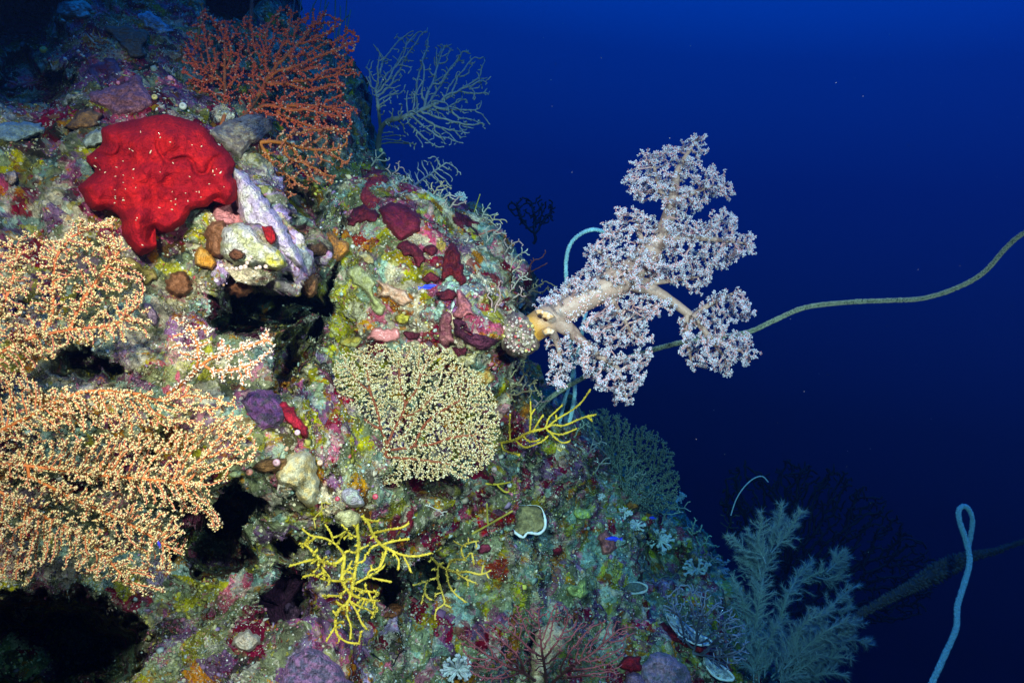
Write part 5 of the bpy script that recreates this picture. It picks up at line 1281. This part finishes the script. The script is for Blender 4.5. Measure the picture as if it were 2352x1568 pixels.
def plate(name, label, outline, col, rimcol, lift, seed, tilt, cat="plate coral"):
    """a thin hard plate held away from the rock, with a pale growing edge as its own part"""
    o = spline(outline, 8, True); c = o.mean(0)
    d0 = float(np.median(reef_d(o[:, 0], o[:, 1]))) - lift
    p = mound(name, label, outline, col, 4.5, d=d0, lift=0.0, edge=7, bumps=(3.0, 14), seed=seed, col2=np.asarray(col) * .55, split=9, cat=cat, tilt=tilt, mat=M_PLATE, ring=16, back=.006)
    pos = at(o[:, 0], o[:, 1], d0 + tilt[0] * (o[:, 0] - c[0]) / 1000 + tilt[1] * (o[:, 1] - c[1]) / 1000)
    n = len(pos)
    f = np.clip(((o[:, 0] - c[0]) * .3 + (o[:, 1] - c[1]) * .95) / 40 + .75, .12, 1)
    rad = (3.4 * f * (1 + .25 * vnoise(np.stack([o[:, 0] / 5, o[:, 1] / 5, 0 * o[:, 0]], -1), seed))) * K * d0
    pos = np.concatenate([pos, pos[:1]]); rad = np.append(rad, rad[0])
    V_, q, t, own, _ = tube_net(pos, np.arange(n + 1) - 1, rad, 6)
    mesh_obj("pale_edge", V_, q, t, M_PO, p, jitter_col(rimcol, n + 1, np.random.default_rng(seed), .1)[own])
    return p


plate("plate_coral", "olive brown plate coral with a bright white scalloped rim", w7((1375, 640), (1405, 562), (1480, 566), (1570, 570), (1602, 620), (1606, 690), (1570, 726), (1510, 720), (1480, 746), (1420, 702)), (.30, .24, .10), (.78, .82, .80), .06, 192, (.1, -.5))
plate("plate_coral", "white blade shaped plate coral over the long red sponge strip", w8((578, 1178), (610, 1182), (645, 1200), (720, 1268), (806, 1318), (740, 1328), (660, 1292), (600, 1232)), (.52, .56, .54), (.72, .76, .74), .09, 193, (.2, -.8))
plate("plate_coral", "white leaf shaped plate coral at the bottom edge of the slope", w8((764, 1394), (800, 1398), (835, 1418), (912, 1488), (890, 1506), (830, 1492), (780, 1440)), (.58, .62, .58), (.78, .80, .76), .08, 194, (.2, -.8))
plate("plate_coral", "small grey saucer coral tilted on the teal rubble", w8((360, 1035), (430, 1020), (482, 1040), (470, 1068), (400, 1075)), (.10, .13, .12), (.40, .46, .44), .05, 195, (.1, -.4))


# ------------------------------------------------------------------ small lobed soft corals
def sprig(label, u, v, r, seed, col=(.62, .68, .66), d=None, n=26):
    rng = np.random.default_rng(seed)
    d = float(reef_d(u, v)) - .03 if d is None else d
    pts = [np.array([0., 0., 0.])]; par = [-1]
    for k in range(n):
        a = rng.uniform(0, 2 * np.pi); L = r * rng.uniform(.5, 1.05); j = 0
        w = -abs(rng.normal(0, .5))
        x = y = z = 0.0
        for s in range(4):
            a += rng.normal(0, .25)
            x += math.cos(a) * L / 4; y += math.sin(a) * L / 4 * .8; z += w * L / 4
            pts.append(np.array([x, y, z])); par.append(j); j = len(pts) - 1
        for s in range(3):
            b = a + rng.uniform(-1.2, 1.2)
            pts.append(np.array([x + math.cos(b) * r * .18, y + math.sin(b) * r * .18, z - r * .05])); par.append(j)
    N_ = np.array(pts)
    pos = at(u + N_[:, 0], v + N_[:, 1], d + N_[:, 2] * K * d)
    rad = np.full(len(N_), r * .085) * K * d * (1 + .25 * rng.uniform(-1, 1, len(N_)))
    V_, q, t, own, _ = tube_net(pos, np.array(par), rad, 6)
    return tag(mesh_obj("lobed_coral", V_, q, t, M_FLESH, None, jitter_col(col, len(N_), rng)[own]), label, "soft coral")


for i, (x, y, r, lab) in enumerate([(372, 678, 16, "pale blue lobed soft coral sprig by the round orange sponge"), (432, 737, 20, "pale blue lobed soft coral sprig above the dark hollow"), (545, 812, 30, "largest bright pale blue soft coral sprig on the lower slope"), (258, 598, 9, "tiny pale sprig near the dim green fan's foot"),
                                   (735, 960, 30, "blue grey lobed soft coral sprig next to the feathery plumes"), (850, 945, 24, "dim blue soft coral sprig touching the feathery plumes"), (645, 600, 15, "dim pale sprig on the edge under the far fan"), (560, 865, 10, "little white sprig under the largest blue sprig")]):
    uu, vv_ = w8((x, y))[0]
    sprig(lab, uu, vv_, r, 300 + i, (.55, .62, .62) if i not in (4, 5) else (.34, .42, .46))
sprig("bushy pale lilac soft coral at the bottom edge beside the maroon fan", 1052, 1535, 34, 320, (.52, .55, .56), n=40)
sprig("tiny white branching sprig at the outer reef crest", 1058, 452, 13, 321, (.7, .74, .7))
fan("frond_coral", "small bright green frond standing on the reef crest", (1088, 492), [(1082, 440), (1105, 442), (1102, 470), (1092, 485)], 1.9, (0, 0), spacing=8, step=4, infl=40, kill=5, rtip=1.3, expo=.2, rmax=2, bcol=(.40, .40, .06), seed=330, thick=3, cat="soft coral", stems=[[(1088, 492), (1095, 470), (1104, 442)]])
fan("frond_coral", "thin coral red twigs poking out from the outer reef crest", (1100, 540), [(1065, 470), (1080, 455), (1110, 500), (1150, 495), (1190, 560), (1150, 555), (1120, 540)], 1.85, (.1, 0), spacing=26, step=6, infl=80, kill=14, rtip=1.9, expo=.15, rmax=3, bcol=(.50, .16, .12), seed=331, thick=10, cat="soft coral")
fan("frond_coral", "pale wispy twigs at the outer reef edge above the dark red fan", (1120, 540), [(1100, 490), (1150, 500), (1155, 530), (1140, 560), (1110, 555)], 1.82, (.1, 0), spacing=14, step=5, infl=60, kill=9, rtip=1.1, expo=.15, rmax=2, bcol=(.5, .5, .42), seed=332, thick=8, cat="soft coral")
fan("frond_coral", "pinkish grey tangle of twigs left of the soft coral foot", (1130, 720), [(1095, 640), (1140, 620), (1185, 650), (1200, 690), (1180, 715), (1120, 715)], 1.45, (.1, 0), spacing=17, step=5.5, infl=60, kill=10, rtip=1.4, expo=.18, rmax=2.6, bcol=(.5, .34, .32), seed=333, thick=10, cat="soft coral", jitter=.35)
fan("frond_coral", "hairy pale threads over the wine red sponges on the crest", (880, 530), [(800, 540), (850, 490), (920, 460), (990, 470), (960, 520), (900, 545)], 1.66, (.1, 0), spacing=22, step=6, infl=80, kill=12, rtip=.9, expo=.12, rmax=1.5, bcol=(.55, .48, .40), seed=334, thick=14, cat="hydroid", jitter=.35)
fan("hydroid", "tangle of thin white threads under the sand coloured fan", (960, 1155), [(890, 1120), (940, 1125), (1000, 1130), (1060, 1160), (1040, 1200), (960, 1190), (930, 1180)], 1.5, (.1, 0), spacing=26, step=7, infl=90, kill=13, rtip=1.0, expo=.12, rmax=1.6, bcol=(.7, .68, .62), seed=335, thick=12, cat="hydroid", jitter=.3)
fan("hydroid", "faint tan hydroid spray standing on the dim bottom rock", (972, 1530), [(955, 1440), (985, 1430), (990, 1480), (975, 1510)], 1.6, (0, 0), spacing=18, step=6, infl=70, kill=11, rtip=1.6, expo=.2, rmax=3, bcol=(.36, .30, .24), seed=336, thick=6, cat="hydroid")
fan("hydroid", "faint teal hydroid spray on the far ridge beneath the dim fan", (1520, 1190), [(1490, 1150), (1540, 1130), (1590, 1150), (1600, 1190), (1540, 1195)], 2.7, (.2, 0), spacing=13, step=6, infl=60, kill=8, rtip=1.1, expo=.2, rmax=2, bcol=(.34, .42, .38), seed=337, thick=12, cat="hydroid")

_rt = np.random.default_rng(15)


def rim_u(v):
    """where the finished slope's outline stands at this height"""
    return float(np.percentile(ru_[(np.abs(rv_ - v) < 7) & (Rf[:, 1] < 3.6)], 99.8))


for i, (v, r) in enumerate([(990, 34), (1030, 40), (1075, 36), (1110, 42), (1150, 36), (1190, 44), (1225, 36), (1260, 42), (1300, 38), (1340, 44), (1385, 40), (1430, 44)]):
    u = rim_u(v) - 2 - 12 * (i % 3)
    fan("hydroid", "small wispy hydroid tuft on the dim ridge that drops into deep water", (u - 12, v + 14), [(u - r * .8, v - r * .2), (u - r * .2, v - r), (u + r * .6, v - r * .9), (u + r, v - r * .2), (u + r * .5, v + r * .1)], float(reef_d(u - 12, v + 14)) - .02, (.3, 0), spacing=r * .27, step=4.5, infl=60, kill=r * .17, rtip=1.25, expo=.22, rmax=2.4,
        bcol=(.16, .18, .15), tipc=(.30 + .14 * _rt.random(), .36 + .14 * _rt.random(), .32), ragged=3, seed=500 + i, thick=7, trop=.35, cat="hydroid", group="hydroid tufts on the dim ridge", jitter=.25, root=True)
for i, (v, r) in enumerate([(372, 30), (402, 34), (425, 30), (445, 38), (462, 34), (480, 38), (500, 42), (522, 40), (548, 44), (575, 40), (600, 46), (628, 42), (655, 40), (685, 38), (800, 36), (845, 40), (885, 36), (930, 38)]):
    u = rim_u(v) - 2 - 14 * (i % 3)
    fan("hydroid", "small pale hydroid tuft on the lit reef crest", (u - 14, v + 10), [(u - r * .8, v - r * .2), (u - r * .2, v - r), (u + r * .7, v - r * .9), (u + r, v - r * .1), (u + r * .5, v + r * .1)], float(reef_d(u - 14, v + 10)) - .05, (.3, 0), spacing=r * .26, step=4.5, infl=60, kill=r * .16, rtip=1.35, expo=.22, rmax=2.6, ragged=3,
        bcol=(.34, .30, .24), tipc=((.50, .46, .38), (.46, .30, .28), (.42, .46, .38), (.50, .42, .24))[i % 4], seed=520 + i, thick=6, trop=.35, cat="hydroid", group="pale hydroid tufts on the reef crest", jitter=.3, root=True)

# ------------------------------------------------------------------ fish
M_FISH = mat_noise("fish_skin", 0.35, None, 0.1, 300, 0.1, 600, spec=0.5)


def fish(label, u, v, d, length, ang, col, col2, finc, depth_ratio=.34, stripes=0):
    L = length * K * d
    root = thing("fish", at(u, v, d), label, "fish")
    a = math.radians(ang); X = np.array([math.cos(a), 0.25, -math.sin(a)]); X /= np.linalg.norm(X)
    Z = np.array([math.sin(a), 0, math.cos(a)]); Y = np.cross(Z, X)
    c0 = np.array(at(u, v, d))

    def T(p):
        p = np.asarray(p, float)
        return c0 + p[:, :1] * X + p[:, 1:2] * Y + p[:, 2:3] * Z
    n, m = 16, 12
    xs = np.linspace(-.5, .36, n)
    prof = np.interp(xs, [-.5, -.47, -.35, -.1, .1, .25, .36], [0.02, .22, .62, 1, .8, .42, .22]) * depth_ratio / 2
    th = np.arange(m) * 2 * np.pi / m
    ring = np.stack([np.repeat(xs[:, None], m, 1), .5 * prof[:, None] * np.cos(th), prof[:, None] * np.sin(th)], -1).reshape(-1, 3) * L
    k = np.arange(m); k2 = (k + 1) % m
    q = np.concatenate([np.stack([i * m + k, (i + 1) * m + k, (i + 1) * m + k2, i * m + k2], -1) for i in range(n - 1)])
    top_ = np.clip(ring[:, 2] / (depth_ratio * L / 2), -1, 1)[:, None] * .5 + .5
    cc = np.asarray(col)[None] * top_ + np.asarray(col2)[None] * (1 - top_)
    if stripes:
        s = (np.abs((ring[:, 0] / L * 5.5) % 1 - .5) < .14)[:, None]
        cc = np.where(s, [[.03, .03, .03]], cc)
    mesh_obj("body", T(ring), q, np.stack([np.zeros(m - 2, int), k[1:-1], k[2:]], -1), M_FISH, root, cc)

    def fin(name, pts, thick=.008):
        p = np.array([(x, 0, z) for x, z in pts], float) * L
        t_ = thick * L
        V_ = np.concatenate([p + [0, t_, 0], p - [0, t_, 0]])
        nn = len(p)
        tr = [(0, i, i + 1) for i in range(1, nn - 1)] + [(nn, nn + i + 1, nn + i) for i in range(1, nn - 1)]
        qd = [(i, (i + 1) % nn, nn + (i + 1) % nn, nn + i) for i in range(nn)]
        mesh_obj(name, T(V_), qd, tr, M_FISH, root, np.repeat(np.asarray(finc)[None], len(V_), 0), smooth=False)
    h = depth_ratio / 2
    fin("tail_fin", [(.34, 0), (.36, .05), (.56, h * .85), (.50, 0), (.56, -h * .85), (.36, -.05)])
    fin("dorsal_fin", [(-.25, h * .75), (-.12, h * 1.35), (.12, h * 1.15), (.27, h * .7), (.2, h * .4), (-.1, h * .8)])
    fin("anal_fin", [(0, -h * .85), (.12, -h * 1.25), (.26, -h * .6), (.15, -h * .4)])
    for s in (-1, 1):
        e = np.array([[-.40, s * .075 * depth_ratio / .34, .035]]) * L
        a_, f_, c_ = bake(ICO_V, ICO_F, T(e), np.repeat(np.eye(3)[None], 1, 0), np.array([.028 * L]), np.array([[.01, .01, .01]]))
        mesh_obj("eye", a_, None, f_, M_FISH, root, c_)


BL = (.02, .05, .80); BL2 = (.05, .08, .70)
fish("electric blue slender fish hovering before the maroon sponges", *w5((1300, 652))[0], 1.40, 44, 172, BL, BL2, (.05, .10, .8), .22)
fish("electric blue slender fish over the salmon sponge on the lower slope", *w8((318, 806))[0], 2.05, 42, 4, BL, BL2, (.03, .06, .8), .22)
fish("tiny dark blue fish by the pale sprigs near the far ridge", *w8((512, 703))[0], 2.4, 18, 10, (.02, .04, .6), BL2, (.02, .05, .6), .35)
fish("tiny violet blue fish among the lower tips of the large orange fan", 365, 1249, .90, 18, 80, (.05, .04, .6), BL2, (.04, .05, .6), .35)
fish("small yellow banded fish under the lemon yellow coral", 1287, 1026, 1.75, 26, 195, (.70, .52, .05), (.75, .7, .5), (.7, .55, .1), .6, 1)

# ------------------------------------------------------------------ beads: small tunicates and cup polyps one could count
_ics, _icf = ICO_V, ICO_F


def subdivide(v, f):
    v = list(map(tuple, v)); mid = {}; out = []

    def mp(a, b):
        k = (min(a, b), max(a, b))
        if k not in mid:
            p = (np.array(v[a]) + np.array(v[b])); p /= np.linalg.norm(p); mid[k] = len(v); v.append(tuple(p))
        return mid[k]
    for a, b, c in f:
        x, y, z = mp(a, b), mp(b, c), mp(c, a)
        out += [(a, x, z), (b, y, x), (c, z, y), (x, y, z)]
    return np.array(v), np.array(out)


SPH_V, SPH_F = subdivide(ICO_V, ICO_F)
_bead = {}


def bead(name, label, cat, group, u, v, r, col, key, lift=.0, d=None):
    if key not in _bead:
        vv2 = SPH_V * [1, 1, .8]
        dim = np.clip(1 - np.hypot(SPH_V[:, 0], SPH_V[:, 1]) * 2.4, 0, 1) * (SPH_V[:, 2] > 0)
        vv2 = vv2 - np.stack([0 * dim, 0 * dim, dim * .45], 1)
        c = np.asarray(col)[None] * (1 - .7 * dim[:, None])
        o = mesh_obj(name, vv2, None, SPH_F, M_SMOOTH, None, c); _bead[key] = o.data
    else:
        o = bpy.data.objects.new(name, _bead[key]); COL.objects.link(o)
    d = float(reef_d(u, v)) - lift if d is None else d
    o.location = V3(at(u, v, d))
    rb = random.Random(int(u * 31 + v * 17))
    s = r * K * d
    o.scale = (s, s, s * rb.uniform(.8, 1.3))
    o.rotation_euler = (math.radians(90 + rb.uniform(-35, 35)), rb.uniform(-.5, .5), rb.uniform(-.6, .6))
    return tag(o, label, cat, group)


_foot = mound("encrusted_rock", "pale crusted rock knob packed with beads that carries the soft coral", w5((1840, 1010), (1890, 890), (2000, 850), (2110, 910), (2160, 1020), (2150, 1120), (2090, 1200), (1980, 1200), (1880, 1130)), (.42, .36, .24), 46, d=1.50, lift=0, bumps=(9, 14), lumps=12, seed=410, col2=(.20, .12, .12), split=9, cat="crust", mat=M_CRUST, ring=22, back=.16, thin_by=1.0)
_fv = np.array([v.co[:] for v in _foot.data.vertices]); _fu = _fv[:, 0] / _fv[:, 1] / K + PW / 2; _fw = -_fv[:, 2] / _fv[:, 1] / K + PH / 2
rb = random.Random(4)
BC = [((.62, .52, .44), "w", "white"), ((.78, .48, .42), "p", "salmon pink"), ((.70, .62, .20), "y", "yellow"), ((.55, .08, .08), "r", "red")]
poly_b = w5((1900, 920), (2000, 875), (2100, 930), (2140, 1020), (2135, 1105), (2080, 1185), (1990, 1180), (1900, 1110), (1860, 1010))
pts_b = sprinkle(poly_b, 8.5, np.random.default_rng(9))
for i, (u, v) in enumerate(pts_b):
    c, k, wd_ = BC[rb.choices([0, 1, 2, 3], [6, 4, 1, 1])[0]]
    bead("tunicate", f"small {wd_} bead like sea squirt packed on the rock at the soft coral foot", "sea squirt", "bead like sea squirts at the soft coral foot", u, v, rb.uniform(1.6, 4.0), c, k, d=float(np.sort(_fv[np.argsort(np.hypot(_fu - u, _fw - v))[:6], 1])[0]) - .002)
for (x, y, r) in [(1715, 490, 5), (1758, 515, 5), (1800, 512, 4.5), (1830, 515, 4.5), (1868, 506, 5.5), (1900, 500, 6), (1915, 470, 5), (1932, 440, 5), (1945, 425, 4), (2012, 503, 5), (2060, 498, 5), (1985, 510, 4)]:
    u, v = w3((x, y))[0]
    bead("cup_polyp", "small round cream pink polyp in the row along the ledge's lower lip", "coral polyp", "row of cream pink polyps under the ledge", u, v, r, (.78, .58, .46), "cup", lift=.085)
for i, (u, v, r, c, lab) in enumerate([(218, 480, 6, (.78, .6, .45), "round cream polyp at the red sponge's left foot"), (403, 522, 8, (.8, .7, .62), "round white polyp by the red sponge's lower notch"), (635, 1062, 9, (.7, .4, .42), "small pink sea squirt above the yellow twig"), (573, 1084, 8, (.70, .28, .18), "orange pink sea squirt at the large fan's outer tips"),
                                      (683, 993, 7, (.72, .45, .5), "pinkish white sea squirt beside the scarlet streak"), (735, 1062, 7, (.7, .45, .3), "orange sea squirt over the cream slab"), (775, 1145, 6, (.55, .05, .09), "crimson sea squirt near the lilac patch"), (862, 1140, 7, (.6, .06, .1), "crimson sea squirt under the round fan's stem"),
                                      (1135, 1078, 7, (.72, .5, .46), "pink sea squirt at the round fan's lower rim"), (1170, 764 + 350, 6, (.7, .66, .6), "white sea squirt under the round fan"), (355, 223, 7, (.75, .6, .2), "pale yellow oval sea squirt over the big red sponge"), (420, 244, 9, (.75, .74, .6), "white shell lying by the big red sponge's top"),
                                      (100, 115, 9, (.62, .55, .08), "bright yellow leaf like sponge on the dark flank"), (875, 345, 5, (.75, .7, .3), "small yellow white sea squirt in the orange twigs"), (1096, 1255, 7, (.5, .5, .45), "grey white barnacle on the teal rubble")]):
    bead("sea_squirt", lab, "sea squirt", None, u, v, r, c, "s%d" % i, lift=.03 if v > 600 else .02)

# ------------------------------------------------------------------ growth nobody could count: flakes, nubs and turf on the rock
rg = np.random.default_rng(77)
Uf, Vf = ru_, rv_
gridn = np.arange(len(Rf))
vis = (Uf > -60) & (Uf < 2000) & (Vf > -60) & (Vf < 1640) & (Nf[:, 1] < -.12) & (Rf[:, 1] < ZS[np.clip(((Vf + 350) / CELL).astype(int), 0, GV - 1), np.clip(((Uf + 400) / CELL).astype(int), 0, GU - 1)] + .12)
RCf = RC[front]


def scatter(name, label, count, tv, tf, size, flat, cols=None, seed=1, bright=1.0, tip=None, stand=.0, clump=0.0, wild=.45):
    r = np.random.default_rng(seed)
    cand = gridn[vis]
    if clump:
        f = fbm(Rf[cand] * clump, 3, seed + 200)
        cand = cand[r.random(len(cand)) < np.clip(f * 3 + .35, .02, 1)]
    i = r.choice(cand, min(count, len(cand)), replace=False)
    m = len(i)
    nr = Nf[i] + r.normal(0, wild, (m, 3)); nr /= np.linalg.norm(nr, axis=1, keepdims=True)
    s = r.lognormal(0, .45, m) * size * K * Rf[i, 1]
    c = RCf[i] * r.uniform(.6, 1.5, (m, 1)) * bright
    if cols is not None:
        cw, cl = cols
        pick = r.random(m) < cw
        cc = np.array(cl)[r.integers(0, len(cl), m)] * r.uniform(.7, 1.15, (m, 1))
        c = np.where(pick[:, None], cc, c)
    c = np.clip(c, .004, .85)
    sc = np.stack([s * r.uniform(.7, 1.3, m), s * r.uniform(.7, 1.3, m), s * flat * r.uniform(.6, 1.4, m)], 1)
    a, f, c2 = bake(tv, tf, Rf[i] + nr * (s * stand)[:, None], frames(nr, r), sc, c, None if tip is None else np.clip(c * tip, .004, .85))
    return tag(mesh_obj(name, a, None, f, M_GROW, None, c2, smooth=name != "turf"), label, "growth", kind="stuff")


scatter("encrusting_growth", "small nubs and lumps of many colours on the rock", 8000, ICO_V, ICO_F, 2.2, .7, (.30, [(.65, .6, .45), (.55, .5, .12), (.5, .1, .1), (.42, .55, .46), (.6, .35, .2), (.35, .2, .36), (.72, .70, .62)]), 1, 1.2, clump=9)
scatter("encrusting_flakes", "thin curled flakes and shells on the rock", 8000, FLK_V, FLK_F, 2.7, 1.0, (.25, [(.62, .58, .45), (.45, .44, .2), (.45, .55, .48), (.4, .16, .2), (.3, .2, .32)]), 2, 1.0, stand=.4, clump=7)
scatter("turf", "short fuzzy turf algae and hydroid stubble on the rock", 95000, SPK_V, SPK_F, .75, 6, (.22, [(.5, .5, .4), (.42, .4, .15), (.4, .46, .4), (.4, .2, .24)]), 3, 1.1, clump=6, wild=1.1)
scatter("white_specks", "pale grit and tiny shells scattered over the rock", 2600, OCT_V, OCT_F, 1.5, 1.0, (.95, [(.8, .78, .7), (.75, .70, .4), (.78, .6, .5), (.7, .78, .75)]), 4, 1.3, stand=.8, clump=5)

# drifting specks in the water
mr_ = np.random.default_rng(6)
mu, mv, md = mr_.uniform(0, 2352, 190), mr_.uniform(0, 1568, 190), mr_.uniform(.6, 3.4, 190)
ms = mr_.lognormal(-.45, .55, 190) * .9 * K * md
a, f, c = bake(OCT_V, OCT_F, at(mu, mv, md), frames(mr_.normal(0, 1, (190, 3)), mr_), ms, jitter_col((.4, .45, .45), 190, mr_))
tag(mesh_obj("plankton", a, None, f, M_PO, None, c), "tiny pale specks of plankton drifting in the water", "plankton", kind="stuff")
#>>THINGS

# ------------------------------------------------------------------ the water itself, between the lens and everything
def add_water():
    x0, x1, y0, y1, z0, z1 = -5.0, 6.0, -0.7, 9.0, -4.6, 4.6
    v = [(x, y, z) for x in (x0, x1) for y in (y0, y1) for z in (z0, z1)]
    q = [(0, 1, 3, 2), (4, 6, 7, 5), (0, 4, 5, 1), (2, 3, 7, 6), (0, 2, 6, 4), (1, 5, 7, 3)]
    m = bpy.data.materials.new("sea_water"); m.use_nodes = True
    t = m.node_tree
    t.nodes.remove(t.nodes["Principled BSDF"])
    pv = t.nodes.new("ShaderNodeVolumePrincipled")
    pv.inputs["Color"].default_value = (0.004, 0.016, 0.042, 1)
    pv.inputs["Absorption Color"].default_value = (0.0, 0.62, 0.93, 1)
    pv.inputs["Density"].default_value = 0.42
    pv.inputs["Anisotropy"].default_value = 0.5
    t.links.new(pv.outputs[0], t.nodes["Material Output"].inputs["Volume"])
    o = mesh_obj("haze", v, q, None, m, None, None, smooth=False)
    tag(o, "clear blue sea water that dims far things", "water", kind="stuff")


add_water()
